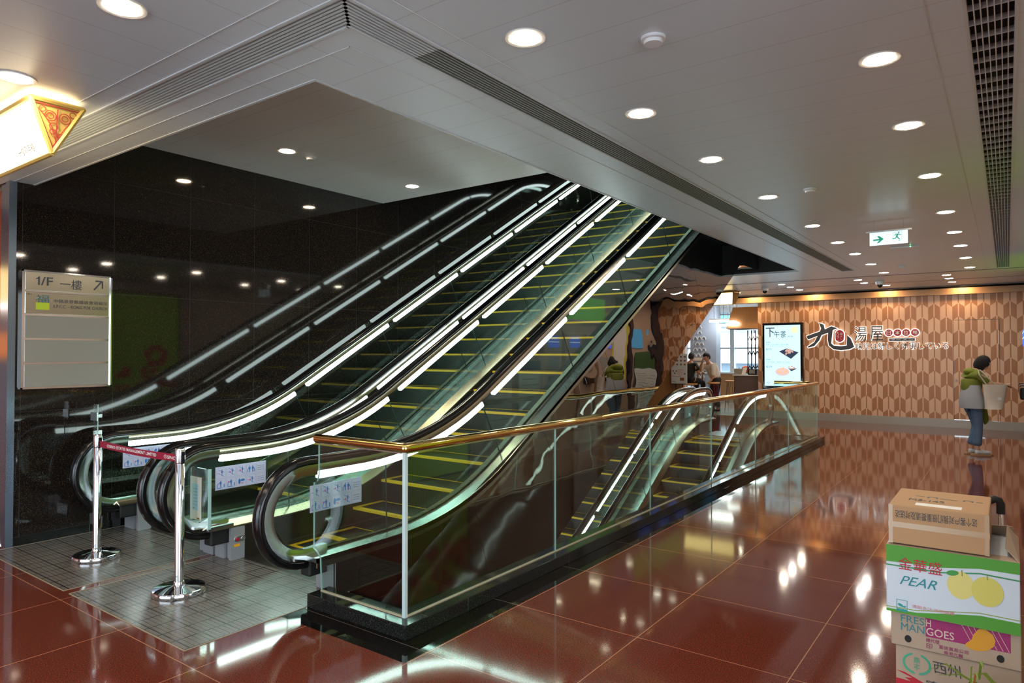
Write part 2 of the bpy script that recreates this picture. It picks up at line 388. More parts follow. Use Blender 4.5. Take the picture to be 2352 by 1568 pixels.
# raised ceiling inside the opening, ends at the upper floor's slab edge
mb = MB(); mb.box(-6.65, -2.8, 2.2, 6.20, ZU, ZU+0.30)
struct('ceiling', mb, M['ceil_up'])
mb = MB()
for x0, x1, y0, y1 in ((-6.65,-2.91,2.16,2.235), (-2.91,-2.85,2.16,12.53), (-6.65,-2.91,12.47,12.53)): mb.box(x0, x1, y0, y1, ZC+0.028, ZU+0.02)
mb.box(-2.85, -2.80, 6.2, 17, ZU, 8.0); mb.box(-6.65, -2.8, 6.2, 6.26, ZU+0.28, 8.0); mb.box(-6.65, -2.8, 6.2, 17, 7.9, 8.0); mb.box(-6.65, -2.8, 16.6, 16.7, ZU, 8.0)
mb.box(-6.65, -3.45, 12.53, 16.6, 4.20, 4.43)
struct('wall_void', mb, M['black'])
mb = MB()   # pale lip round the opening
w = 0.016
mb.box(-6.65, -2.91+w, 2.235-w, 2.235, ZC-0.004, ZC+0.028); mb.box(-2.91, -2.91+w, 2.235, 12.47, ZC-0.004, ZC+0.028); mb.box(-6.65, -2.91+w, 12.47, 12.47+w, ZC-0.004, ZC+0.028)
mb.box(-6.65, -2.455, 2.075, 2.079, ZC-0.003, ZC+0.01); mb.box(-2.459, -2.455, 2.075, 12.9, ZC-0.003, ZC+0.01)
mb.box(-6.65, -1.99, 1.632, 1.636, ZC-0.003, ZC+0.01); mb.box(-1.994, -1.99, 1.632, 12.9, ZC-0.003, ZC+0.01)
mb.box(-0.262, -0.258, -5, 13.84, ZC-0.003, ZC+0.01)
struct('trim_4', mb, M['ceil_white'])
mb = MB(); mb.box(-5.8, XR, 14.02, 14.07, ZC-0.006, ZC+0.03); mb.box(-5.8, XR, 15.55, 15.57, ZC-0.004, ZC+0.03); mb.box(-5.8, XR, 16.90, 16.94, ZC-0.02, ZC+0.06)
struct('trim_5', mb, P('grey_ceiling_joint', (0.16,0.17,0.19), 0.4))
# linear air diffuser, L-shaped
ld = thing('linear_diffuser', 'L-shaped slotted white air diffuser running round the escalator opening in the ceiling', 'air vent', (-2.2, 1.85, ZC))
mb = MB()
for a in range(9):
    o = 0.008+a*0.0208; t = 0.0105
    mb.box(-6.65, -2.12-o, 1.76+o, 1.76+o+t, ZC-0.002, ZC+0.022); mb.box(-2.12-o-t, -2.12-o, 1.76+o, 2.345, ZC-0.002, ZC+0.022)
mb.build('slats', M['slat'], ld)
mb = MB()
for a in range(9):
    o = 0.008+a*0.0208; mb.box(-2.12-o-0.0065, -2.12-o, 2.345, 12.9, ZC-0.002, ZC+0.022)
mb.build('slats', P('grey_green_slats', (0.26,0.29,0.27), 0.4), ld)
mb = MB()
mb.box(-6.65, -2.12, 1.752, 1.766, ZC-0.006, ZC+0.05); mb.box(-2.126, -2.112, 1.752, 12.9, ZC-0.006, ZC+0.05)
mb.box(-6.65, -2.305, 1.938, 1.950, ZC-0.006, ZC+0.05); mb.box(-2.311, -2.299, 1.938, 12.9, ZC-0.006, ZC+0.05); mb.box(-2.311, -2.112, 12.89, 12.905, ZC-0.006, ZC+0.05)
mb.build('frame', M['ceil_white'], ld)
mb = MB(); mb.box(-6.65, -2.12, 1.766, 1.938, ZC+0.02, ZC+0.05); mb.box(-2.299, -2.126, 1.76, 2.345, ZC+0.02, ZC+0.05); mb.build('back_plate', P('shadow_grey', (0.18,0.18,0.2), 0.5), ld)
mb = MB(); mb.box(-2.299, -2.126, 2.345, 12.9, ZC+0.045, ZC+0.06); mb.build('duct', M['black'], ld)
# open grille at the right
gr = thing('ceiling_grille', 'long open metal grille in the ceiling along the right-hand wall', 'air vent', (-0.04, 5, ZC))
mb = MB()
for k in range(8): x = -0.122+k*0.0235; mb.box(x-0.0022, x+0.0022, 0, 13.84, ZC, ZC+0.03)
mb.build('long_grid', M['ceil_white'], gr)
mb = MB(); y = 0.2
while y < 13.8: mb.box(-0.125, 0.045, y, y+0.008, ZC+0.006, ZC+0.03); y += 0.16
mb.build('cross_grid', M['ceil_white'], gr)
mb = MB(); mb.box(-0.133, -0.123, -1, 13.85, ZC-0.004, ZC+0.04); mb.box(0.043, 0.053, -1, 13.85, ZC-0.004, ZC+0.04); mb.box(-0.133, 0.053, 13.84, 13.85, ZC-0.004, ZC+0.04); mb.build('frame', M['ceil_white'], gr)
mb = MB(); mb.box(-0.15, 0.07, -5, 13.84, ZC+0.2, ZC+0.21); mb.box(-0.15,-0.135,-5,13.84,ZC+0.02,ZC+0.2); mb.box(0.055,0.07,-5,13.84,ZC+0.02,ZC+0.2); mb.build('duct', M['black'], gr)
# walls
mb = MB(); mb.box(-6.85, XW, 2.10, 13.9, -5.0, 8.0); mb.box(-6.85, XW, 13.9, 17.0, 3.3, 8.0); mb.box(-9.6, -6.85, 13.75, 13.9, 0, 3.4); mb.box(-9.7, -9.6, 13.75, YB, 0, 3.4); struct('wall_left', mb, M['granite'])
mb = MB(); mb.box(-6.72, XW+0.012, 2.045, 2.10, 0, ZC); mb.box(-6.86, -6.72, 2.06, 2.10, 0, ZC)
struct('trim_6', mb, P('anodised_corner', (0.20,0.26,0.34), 0.25, metal=0.85))
mb = MB(); mb.box(XW, XW+0.010, 2.10, 3.3, 0, 0.075); struct('baseboard_left', mb, M['strip'])
mb = MB()   # sides of the well below the floor
mb.box(-2.905, -2.85, 2.885, 13.75, -5, -0.002); mb.box(-6.65, -2.85, 13.75, 13.9, -5, -0.002); mb.box(-3.6, -2.85, 2.83, 2.885, -5, -0.002); mb.box(-6.65, -2.85, 2.8, 13.9, -5.1, -5.0)
struct('wall_well', mb, M['blackgloss'])
mb = MB(); mb.box(-5.05, XR, YB, YB+0.2, 0.18, 2.862); mb.box(-5.05, XR, YB+0.02, YB+0.2, 0, 0.18); mb.box(-5.05,XR,YB,YB+0.2,2.99,3.4)
struct('wall_back', mb, M['chevron'])
mb = MB(); mb.box(-5.05, XR, YB-0.012, YB+0.02, 0, 0.18); struct('baseboard_back', mb, M['skirting'])
mb = MB(); mb.box(-8.9, XR, YB-0.10, YB+0.12, 2.862, 2.995); struct('trim_7', mb, M['beam'])
mb = MB(); mb.box(-8.9, XR, YB-0.45, YB+0.05, 3.082, 3.086); mb.box(-8.9, XR, YB-0.005, YB+0.02, 2.99, 3.09); struct('trim_8', mb, M['blackgloss'])
mb = MB(); mb.box(XR, XR+0.15, 2.2, YB, 0, 3.4); struct('wall_right', mb, P('pale_beige_wall_panels', (0.50,0.40,0.34), 0.3))
mb = MB(); mb.box(0.38, XR, 16.9, 17.3, 0, 3.0); struct('trim_9', mb, M['white'])
mb = MB(); mb.box(-9.6, -7.2, -5.1, -5.0, 0, 3.4); mb.box(-7.2, -0.6, -5.1, -5.0, 2.75, 3.4); mb.box(-0.6, 2.4, -5.1, -5.0, 0, 3.4); mb.box(2.4, 2.5, 1.4, 2.2, 0, 3.4); mb.box(2.4, 2.5, -5.1, 1.4, 2.8, 3.4); mb.box(2.4, 2.5, -5.1, -4.6, 0, 2.8); mb.box(XR, 2.4, 2.2, 2.3, 0, 3.4); mb.box(-9.7, -9.6, -5.1, 2.3, 0, 3.4); mb.box(-9.6, -6.85, 2.10, 2.3, 0, 3.4)
struct('wall_front', mb, P('dim_beige_wall', (0.25,0.2,0.16), 0.5))
mb = MB()
for x in (-7.2,-5.55,-3.9,-2.25,-0.6): mb.box(x-0.04,x+0.04,-5.08,-5.0,0,2.75)
for y in (-4.6,-3.1,-1.6,-0.1,1.4): mb.box(2.42,2.5,y-0.04,y+0.04,0,2.8)
mb.box(-7.2,-0.6,-5.08,-5.0,2.1,2.16)
struct('window_2', mb, M['rim_steel']); mb = MB(); mb.box(-9.6,6.4,-9,-5.1,-0.12,-0.1); mb.box(2.5,6.4,-5.1,2.2,-0.12,-0.1); struct('floor', mb, P('pavement', (0.35,0.35,0.35), 0.8))
# flush service door in the chevron wall
dr = MB()
for a, b, c, d in ((-0.935,-0.928,0.17,2.318), (-0.13,-0.123,0.17,2.318), (-0.935,-0.123,2.312,2.318)): dr.box(a, b, YB-0.003, YB+0.01, c, d)
door = struct('door_1', dr, M['ink'])
mb = MB(); mb.box(-0.93, -0.128, YB-0.016, YB-0.002, 0.172, 0.182); mb.build('threshold', M['chrome'], door)
mb = MB(); mb.tube([(-0.883, YB-0.02, 1.02), (-0.883, YB, 1.02)], 0.021, 16); mb.build('door_lock', M['greyplastic'], door)
# ------------------------------------------------------------ downlights
def downlight(x, y, z, label, group, mat='lamp', r=0.083, rim='rim'):
    t = thing('downlight', label, 'ceiling light', (x, y, z), 0, group)
    mb = MB(); mb.lathe([(r*0.86, 0.004), (r*0.86, -0.004), (r*1.10, -0.006), (r*1.12, -0.001), (r*1.12, 0.004)], (x, y, z), 32); mb.build('trim_ring', M[rim], t, smooth=True)
    mb = MB(); mb.lathe([(r*0.855, -0.0035), (r*0.80, -0.0055)], (x, y, z), 32); mb.build('diffuser', M[mat], t)
    return t
ORD = ['first','second','third','fourth','fifth','sixth','seventh','eighth','ninth','tenth']
RY = [3.685, 4.872, 6.353, 8.086, 9.49, 10.73, 12.13, 13.53]
for k, y in enumerate(RY):
    downlight(-0.485, y, ZC, f'{ORD[k]} round downlight from the camera in the row beside the right-hand ceiling grille', 'downlights beside the ceiling grille')
for k, y in enumerate([2.488]+RY):
    downlight(-1.745, y, ZC, f'{ORD[k]} round downlight from the camera in the row beside the long ceiling slot', 'downlights beside the ceiling slot', 'lamp' if k != 7 else 'lamp_white')
downlight(-2.93, 1.285, ZC, 'large round downlight at the top left corner of the view, right of the lantern sign', 'downlights over the entrance tiles')
downlight(-4.133, 1.295, ZC, 'round downlight just above the hanging lantern sign at the left', 'downlights over the entrance tiles')
for a, (x, mt) in enumerate(((-3.755, 'lamp'), (-2.33, 'lamp_white'), (-0.875, 'lamp'))):
    for k, y in enumerate((14.6, 15.3, 16.1)):
        if a == 1 and k == 2: x = -2.03
        downlight(x, y, ZC, f"{['left','middle','right'][a]} downlight of the {['first','second','third'][k]} cross row before the chevron wall", 'downlights before the chevron wall', mt if k != 1 else 'lamp_white', 0.075)
downlight(-5.12, 16.0, ZC, 'warm downlight below the yellow box lamp at the shop corner', 'downlights before the chevron wall', 'lamp', 0.08)
for k, x in enumerate((-5.1, -3.69, -2.15, -0.75)):
    downlight(x, 17.13, 3.082, f'{ORD[k]} small wall washer from the left in the black recess over the oak beam', 'wall washers over the chevron wall', 'lamp_dim', 0.07, 'black')
for k, y in enumerate((4.03, 5.76)):
    downlight(-5.68, y, ZU, ['nearer round downlight in the raised ceiling of the opening', 'farther round downlight in the raised ceiling of the opening'][k], 'downlights of the raised ceiling', 'lamp_up', 0.085)
for k, (x, y) in enumerate(((-1.745, 1.29), (-0.485, 1.29), (-1.745, -0.1), (-0.485, -0.1), (-2.93, -0.1), (-4.13, -0.1), (-5.4, 1.29), (-5.4, -0.1), (-1.745,-1.8), (-4.13,-1.8))):  # out-of-view lamps added on the same pattern for ambient fill
    downlight(x, y, ZC, f'{ORD[k]} added round downlight behind the camera, out of view, for fill light', 'downlights behind the camera')
# small ceiling devices
def disc_device(x, y, z, label, name, cat, r=0.055, h=0.03):
    t = thing(name, label, cat, (x, y, z)); mb = MB()
    mb.lathe([(r, 0), (r, -h*0.4), (r*0.8, -h*0.5)], (x, y, z), 24); mb.build('base', M['white'], t, smooth=True)
    mb = MB(); mb.lathe([(r*0.78, -h*0.5), (r*0.74, -h), (r*0.3, -h*1.05)], (x, y, z), 24); mb.build('sensing_head', M['white'], t, smooth=True)
disc_device(-1.278, 2.83, ZC, 'round white smoke detector between the two nearest downlights', 'smoke_detector', 'smoke detector')
disc_device(-1.367, 6.26, ZC, 'small white smoke detector halfway down the hall ceiling', 'smoke_detector', 'smoke detector')
disc_device(-1.38, 12.7, ZC, 'tiny white smoke detector far down the hall ceiling beyond the exit sign', 'smoke_detector', 'smoke detector')
disc_device(-5.666, 4.30, ZU, 'white smoke detector in the raised ceiling beside a downlight', 'smoke_detector', 'smoke detector')
disc_device(-4.0, 15.25, ZC, 'small flat grey detector among the farthest downlights', 'smoke_detector', 'smoke detector', 0.05, 0.02)
for k, (x, y) in enumerate(((-4.236, 15.1), (-2.018, 15.1))):
    t = thing('dome_camera', ['white dome security camera on the ceiling over the menu screen', 'white dome security camera on the ceiling left of centre of the chevron wall'][k], 'security camera', (x, y, ZC))
    mb = MB(); mb.lathe([(0.075, 0), (0.078, -0.03), (0.07, -0.07)], (x, y, ZC), 20); mb.build('housing', M['white'], t, smooth=True)
    mb = MB(); mb.ball((x, y, ZC-0.075), 0.05, 0.05, 0.055, 16); mb.build('dome', M['blackgloss'], t, smooth=True)
t = thing('motion_sensor', 'slim white ceiling sensor bar with a tiny green light behind the exit sign', 'sensor', (-1.09, 10.35, ZC))
mb = MB(); mb.box(-1.255, -0.92, 10.33, 10.39, ZC-0.022, ZC); mb.build('housing', M['white'], t, bevel=0.008)
mb = MB(); mb.ball((-1.02, 10.328, ZC-0.015), 0.006, 0.004, 0.006, 8); mb.build('indicator', emit('green_led', (0.2,1,0.4), 6), t)
# exit sign
t = thing('exit_sign', 'white illuminated hanging sign with green arrow and running figure', 'exit sign', (-1.01, 8.2, ZC))
fr = ((-1.19, 8.195, 2.762), (1,0,0), (0,0,1))
mb = MB(); mb.box(-1.19, -0.832, 8.195, 8.205, 2.762, 2.90); mb.build('panel', P('lit_sign_face', (0.5,0.55,0.6), 0.3, em=(0.62,0.80,0.92), ems=0.75), t)
mb = MB(); mb.box(-1.225, -0.797, 8.18, 8.22, 2.90, 2.915); mb.build('mounting_rail', M['ceil_white'], t)
mb = MB()
for x in (-1.15, -0.87): mb.tube([(x, 8.2, 2.912), (x, 8.2, ZC)], 0.004, 8)
mb.build('hanger', M['chrome'], t)
gm = P('exit_green', (0.0,0.22,0.13), 0.4, em=(0,0.35,0.2), ems=0.35); s = 0.358/88
def ex(pts): return [((x-1998)*s*1.0, (y)) for x, y in pts]
mb = MB(); q = lambda x, y: ((x-680)/1020*0.358, (760-y)/1020*0.358*0.98)
mb.poly([q(775,575), q(945,560), q(880,475), q(945,475), q(1065,575), q(935,690), q(870,690), q(950,610), q(775,620)], fr)
mb.build('arrow', gm, t)
mb = MB(); mb.pdisc(*q(1465,415), 0.007, 0.007, fr)
mb.pline([q(1365,515), q(1375,460), q(1480,460), q(1490,495), q(1540,490)], 0.0075, fr); mb.pline([q(1440,460), q(1405,555)], 0.016, fr)
mb.pline([q(1405,545), q(1380,590), q(1300,590)], 0.009, fr); mb.pline([q(1420,545), q(1490,630)], 0.010, fr); mb.pline([q(1455,665), q(1505,650)], 0.006, fr)
mb.build('running_figure', gm, t)
mb = MB(); mb.pline([q(1320,560), q(1320,405), q(1550,385), q(1550,630), q(1520,655)], 0.002, fr); mb.pline([q(1265,620), q(1330,560)], 0.002, fr); mb.pline([q(1320,620), q(1300,680)], 0.002, fr); mb.build('door_outline', gm, t)
# ------------------------------------------------------------ glass guard round the well
gb = thing('glass_balustrade', 'frameless glass guard with polished brass handrail on the black granite curb', 'balustrade', (-2.81, 2.8, 0.083))
GX = -2.807; GY = 2.797; zt = 1.032
def glass_box(mb, p0, p1, z0, z1, th=0.012):
    (xa, ya), (xb, yb) = p0, p1
    L_ = math.hypot(xb-xa, yb-ya); nx, ny = -(yb-ya)/L_*th/2, (xb-xa)/L_*th/2
    v = [(xa-nx,ya-ny,z0),(xb-nx,yb-ny,z0),(xb-nx,yb-ny,z1),(xa-nx,ya-ny,z1),(xa+nx,ya+ny,z0),(xb+nx,yb+ny,z0),(xb+nx,yb+ny,z1),(xa+nx,ya+ny,z1)]
    b = len(mb.v); mb.v += v
    for f, m in (((0,1,2,3),0), ((7,6,5,4),0), ((0,3,7,4),1), ((1,5,6,2),1), ((3,2,6,7),1), ((0,4,5,1),1)): mb.f.append(tuple(i+b for i in f)); mb.m.append(m)
GM = [M['glass'], M['glass_edge']]
mb = MB(); prof = [(-3.552,0.083),(GX-0.006,0.083),(GX-0.006,zt),(-3.585,zt),(-3.585,0.82),(-3.60,0.775),(-3.632,0.765),(-3.632,0.34),(-3.60,0.325),(-3.565,0.29)]
n = len(prof); b = 0
mb.v = [(x, GY-0.006, z) for x, z in prof]+[(x, GY+0.006, z) for x, z in prof]
mb.f = [tuple(range(n)), tuple(range(n, 2*n))[::-1]]+[(k, n+k, n+(k+1) % n, (k+1) % n) for k in range(n)]; mb.m = [0, 0]+[1]*n
mb.build('glass_panel', GM, gb)
ys = [GY-0.006, 4.40, 6.11, 7.79, 9.51, 11.26, 13.27]
for a, b in zip(ys[:-1], ys[1:]):
    mb = MB(); glass_box(mb, (GX, a+0.002), (GX, b-0.002), 0.083, zt); mb.build('glass_panel', GM, gb)
mb = MB(); glass_box(mb, (-3.56, 13.28), (GX, 13.28), 0.083, zt); mb.build('glass_panel', GM, gb)
mb = MB(); mb.tube([(-3.61, GY, 1.05), (GX, GY, 1.053)], 0.029, 20)
mb.build('handrail', M['brass'], gb, smooth=True)
mb = MB(); mb.tube([(GX, GY, 1.053), (GX, 13.28, 1.053)], 0.029, 20); mb.ball((GX, GY, 1.053), 0.030, 0.030, 0.030, 16); mb.build('handrail', M['brass'], gb, smooth=True)
mb = MB(); mb.tube([(GX, 13.28, 1.053), (-3.56, 13.28, 1.053)], 0.029, 20); mb.ball((GX, 13.28, 1.053), 0.03, 0.03, 0.03, 16); mb.build('handrail', M['brass'], gb, smooth=True)
mb = MB(); mb.box(-3.61, GX-0.02, GY-0.012, GY+0.012, zt-0.012, zt+0.004); mb.box(GX-0.012, GX+0.012, GY, 13.28, zt-0.012, zt+0.004); mb.build('handrail_channel', M['steel'], gb)
mb = MB(); mb.box(-3.552, GX, GY-0.009, GY+0.009, Hc, Hc+0.006); mb.box(GX-0.009, GX+0.009, GY, 13.28, Hc, Hc+0.006); mb.build('sealant_line', P('beige_sealant', (0.42,0.36,0.26), 0.5), gb)
mb = MB(); mb.box(GX-0.011, GX+0.011, GY-0.012, GY+0.010, Hc, zt); mb.build('corner_joint', P('pale_corner_seal', (0.50,0.66,0.70), 0.12, spec=0.8), gb)
# ------------------------------------------------------------ escalators
T30 = math.tan(math.radians(30)); UPH = 4.45
class Guide:
    """height of a line that runs flat, climbs at 30 degrees and runs flat again, with rounded transitions"""
    def __init__(s, z0, yi, bottom=True, top=None, R=2.8):
        s.z0, s.yi, s.b, s.t, s.R = z0, yi, bottom, top, R; s.T = R*math.tan(math.radians(15)); s.S = R*0.5
        s.yb = yi+z0/T30; s.yt = yi+top/T30 if top is not None else None
    def z(s, y):
        if s.b and y < s.yb-s.T: return s.z0
        if s.b and y < s.yb-s.T+s.S: return s.z0+s.R-math.sqrt(s.R**2-(y-s.yb+s.T)**2)
        if s.t is not None and y > s.yt+s.T: return s.t
        if s.t is not None and y > s.yt+s.T-s.S: return s.t-s.R+math.sqrt(s.R**2-(s.yt+s.T-y)**2)
        return (y-s.yi)*T30
    def sl(s, y): return (s.z(y+0.01)-s.z(y-0.01))/0.02
    def path(s, a, b, st=0.14):
        n = max(2, int((b-a)/st)+1); return [(a+(b-a)*i/n, s.z(a+(b-a)*i/n)) for i in range(n+1)]
RP = [(-0.041,-0.016),(-0.042,0.006),(-0.034,0.020),(-0.018,0.028),(0,0.030),(0.018,0.028),(0.034,0.020),(0.042,0.006),(0.041,-0.016),(0.027,-0.024),(-0.027,-0.024)]
def arc(yc, zc, r, a0, a1, n=16): return [(yc+r*math.cos(math.radians(a0+(a1-a0)*i/n)), zc+r*math.sin(math.radians(a0+(a1-a0)*i/n))) for i in range(n+1)]
def rect_prof(x0, x1, n0, n1): return [(x0,n0),(x0,n1),(x1,n1),(x1,n0)]
def escalator(label, up, XL, XRr, oL, oR, group):
    """XL, XRr: planes of the two handrails; oL, oR: outer edges of the decks"""
    xc = (XL+XRr)/2
    if up:
        t = thing('escalator', label, 'escalator', (xc, 2.9, 0), 0, group)
        rail = Guide(0.885, 2.48, True, UPH+0.885); deck = Guide(0.275, 3.745, True, UPH+0.2); step = Guide(0.0, 3.844, True, UPH, 0.5)
        y0, y1 = 2.805, 12.6; r = 0.335
        loop = [(2.98, 0.885-2*r)] + arc(y0, 0.885-r, r, 270, 90) + rail.path(y0+0.1, y1) + arc(y1, UPH+0.885-r, r, 90, -90)
        lseg = [(2.92, 4.63), (4.79, 6.03), (6.15, 7.38), (7.50, 8.73), (8.85, 10.08), (10.2, 11.4), (11.5, 12.5)]
        gy0, gy1 = 2.52, 12.75; d0, d1 = 2.80, 12.9
    else:
        t = thing('escalator', label, 'escalator', (xc, 13.7, 0), 0, group)
        rail = Guide(0.885, 10.76, False, 0.885); deck = Guide(0.275, 12.01, False, 0.275); step = Guide(0.0, 12.05, False, 0.0, 1.0)
        y0, y1 = 4.2, 13.47; r = 0.335
        loop = rail.path(y0, y1) + arc(y1, 0.885-r, r, 90, -90) + [(13.30, 0.885-2*r)]
        lseg = [(11.62, 13.33), (10.70, 11.46), (9.40, 10.64), (8.05, 9.28), (6.70, 7.93), (5.35, 6.58)]
        gy0, gy1 = 4.2, 13.70; d0, d1 = 4.2, 13.75
    for side, X in ((-1, XL), (1, XRr)):
        mb = MB(); mb.sweep(X, RP, loop); mb.build('handrail', M['rubber'], t, smooth=True)
        mb = MB(); mb.sweep(X, [(-0.021,-0.072),(-0.027,-0.045),(-0.021,-0.020),(0.021,-0.020),(0.027,-0.045),(0.021,-0.072)], loop); mb.build('handrail_guide', M['steel_warm'], t, smooth=True)
        # broad polished rim round the newel
        if up: rim = [(2.98, 0.885-2*r)] + arc(y0, 0.885-r, r, 270, 90) + rail.path(y0+0.02, 2.90, 0.04)
        else: rim = rail.path(13.36, y1, 0.05) + arc(y1, 0.885-r, r, 90, -90) + [(13.30, 0.885-2*r)]
        mb = MB(); mb.sweep(X, [(-0.022,-0.098),(-0.031,-0.055),(-0.031,-0.024),(0.031,-0.024),(0.031,-0.055),(0.022,-0.098)], rim); mb.build('newel_rim', M['rim_steel'], t, smooth=True)
        for a, b in (lseg if up or XL < -6 or side > 0 else lseg[:1]):
            mb = MB(); mb.sweep(X, [(-0.019,-0.124),(-0.022,-0.116),(-0.022,-0.087),(-0.019,-0.080),(0.019,-0.080),(0.022,-0.087),(0.022,-0.116),(0.019,-0.124)], rail.path(a, b, 0.1)); mb.build('light_strip', M['tube'], t)
        # glass panels with slanted joints
        def P2(yb):
            k = min(1.0, max(0.0, deck.sl(min(max(yb, 3.2), 12.6) if up else yb)/T30)); zb = deck.z(yb)-0.01
            gap = 0.80 if True else 0
            yt = yb-k*0.433*0.62
            if up:
                if yt < y0: zt_ = 0.885-r+math.sqrt(max(0.0, (r-0.10)**2-(yt-y0)**2)); zb = max(zb, 0.885-r-math.sqrt(max(0.0, (r-0.10)**2-(yt-y0)**2)))
                else: zt_ = rail.z(yt)-0.115
            else:
                if yt > y1: zt_ = 0.885-r+math.sqrt(max(0.0, (r-0.10)**2-(yt-y1)**2)); zb = max(zb, 0.885-r-math.sqrt(max(0.0, (r-0.10)**2-(yt-y1)**2)))
                else: zt_ = rail.z(yt)-0.115
            return (yb, zb), (yt, zt_)
        ya = y0-(r-0.10)+0.002 if up else gy0
        yz = gy1 if up else y1+(r-0.10)-0.002
        js = [ya] + ([3.55, 4.95, 6.25, 7.55, 8.85, 10.15, 11.45] if up else [5.4, 6.7, 8.0, 9.3, 10.6, 11.9, 12.9]) + [yz]
        for a, b in zip(js[:-1], js[1:]):
            n = max(3, int((b-a)/0.1)); a2, b2 = a+0.002, b-0.002; mb = MB(); m = n+1
            cols = [P2(a2+(b2-a2)*i/n) for i in range(m)]
            for xx in (X-0.005, X+0.005): mb.v += [(xx, c[0][0], c[0][1]) for c in cols]+[(xx, c[1][0], c[1][1]) for c in cols]
            for i in range(n):
                mb.f += [(i, m+i, m+i+1, i+1), (2*m+i, 2*m+i+1, 3*m+i+1, 3*m+i)]; mb.m += [0, 0]
            mb.f += [(0, 2*m, 3*m, m), (n, m+n, 3*m+n, 2*m+n)]; mb.m += [1, 1]
            mb.build('glass_panel', [M['glass'], M['joint']], t)
        # decks: outer cover from the glass to the outer edge, inner cover from the glass to the skirt
        o = (oL if side < 0 else oR)-X; xi = (xc-0.50*-side)-X if False else (xc+side*0.505)-X
        lo, hi = sorted((o, 0.0)); dp = deck.path(d0, d1)
        mb = MB(); mb.sweep(X, [(lo,-0.03),(lo,0.0),(hi,0.0),(hi,-0.03)], dp); mb.build('outer_deck', M['deck'], t, smooth=True)
        mb = MB(); e = o; s_ = 1 if o > 0 else -1
        mb.sweep(X, [(min(e,e-s_*0.012),-0.062),(min(e,e-s_*0.012),0.004),(max(e,e-s_*0.012),0.004),(max(e,e-s_*0.012),-0.062)], dp); mb.build('deck_edge', M['steel_warm'], t, smooth=True)
        mb = MB(); a_, b_ = sorted((0.0, xi)); za, zb_ = (0.022, -0.012) if xi > 0 else (-0.012, 0.022)
        mb.sweep(X, [(a_,za-0.012),(a_,za),(b_,zb_),(b_,zb_-0.012)], dp); mb.build('inner_deck', M['inner' if side < 0 else 'inner2'], t, smooth=True)
        mb = MB(); mb.sweep(X, [(xi-0.006,-0.40),(xi-0.006,-0.018),(xi+0.006,-0.018),(xi+0.006,-0.40)], [(y, z) for y, z in dp if (y > 3.05 if up else y < 13.4)]); mb.build('skirt_panel', M['darksteel'], t, smooth=True)
    # steps
    k = 0; dy = 0.3464
    ys_ = [3.471+dy*i for i in range(24)] if up else [12.74-dy*i for i in range(24)]
    proto = None
    for y in ys_:
        zz = step.z(y+0.01)+0.001
        if proto is None:
            mb = MB(); mb.box(xc-0.497, xc+0.497, 0, 0.40, -0.30, 0.0); mb2 = mb
            st = mb.build('step', M['tread'], t, local=True); WL[st.name] = Vector((0,0,0))
            for q in st.data.vertices: q.co.x -= xc
            e = MB(); e.box(-0.497, 0.497, -0.0015, 0.042, -0.018, 0.0035); e.box(-0.497, -0.455, 0.042, 0.345, -0.01, 0.0035); e.box(0.455, 0.497, 0.042, 0.345, -0.01, 0.0035); e.box(-0.455, 0.455, 0.338, 0.345, -0.01, 0.003)
            eo = e.build('safety_edge', M['yellow'], st, local=True)
            proto = st; proto.location = (0, y-t.location.y, zz); continue
        c = copy_tree(proto, t); c.location = (0, y-t.location.y, zz)
    # front plates at the landing
    yl = 2.86 if up else 13.35
    for side, X in ((-1, XL), (1, XRr)):
        o = (oL if side < 0 else oR)
        if up:
            mb = MB(); mb.box(min(X, o)+0.02*(o < X)-0.0, max(X, o)-0.004, yl+0.10, yl+0.28, 0, 0.245); mb.build('end_cover', M['cover'], t)
            mb = MB(); mb.box(X-0.05, X+0.05, yl-0.04, yl+0.14, 0.13, 0.262); mb.build('handrail_inlet', M['black'], t, bevel=0.012)
            mb = MB(); mb.box(X-side*0.012, xc+side*0.505, yl+0.12, yl+0.30, 0, 0.24); mb.build('inner_cover', M['cover'], t)
        else:
            mb = MB(); mb.box(X-0.05, X+0.05, yl-0.08, yl+0.12, 0.13, 0.262); mb.build('handrail_inlet', M['black'], t, bevel=0.012)
            mb = MB(); mb.box(min(X, o)+0.004, max(X, o)-0.004, yl, yl+0.36, 0, 0.245); mb.build('end_cover', M['cover'], t)
    mb = MB()
    if up: mb.box(xc-0.5, xc+0.5, 3.36, 3.468, 0.0, 0.006)
    else: mb.box(xc-0.5, xc+0.5, 12.95, 13.75, 0.0, 0.006)
    mb.build('comb_plate', M['steel'], t)
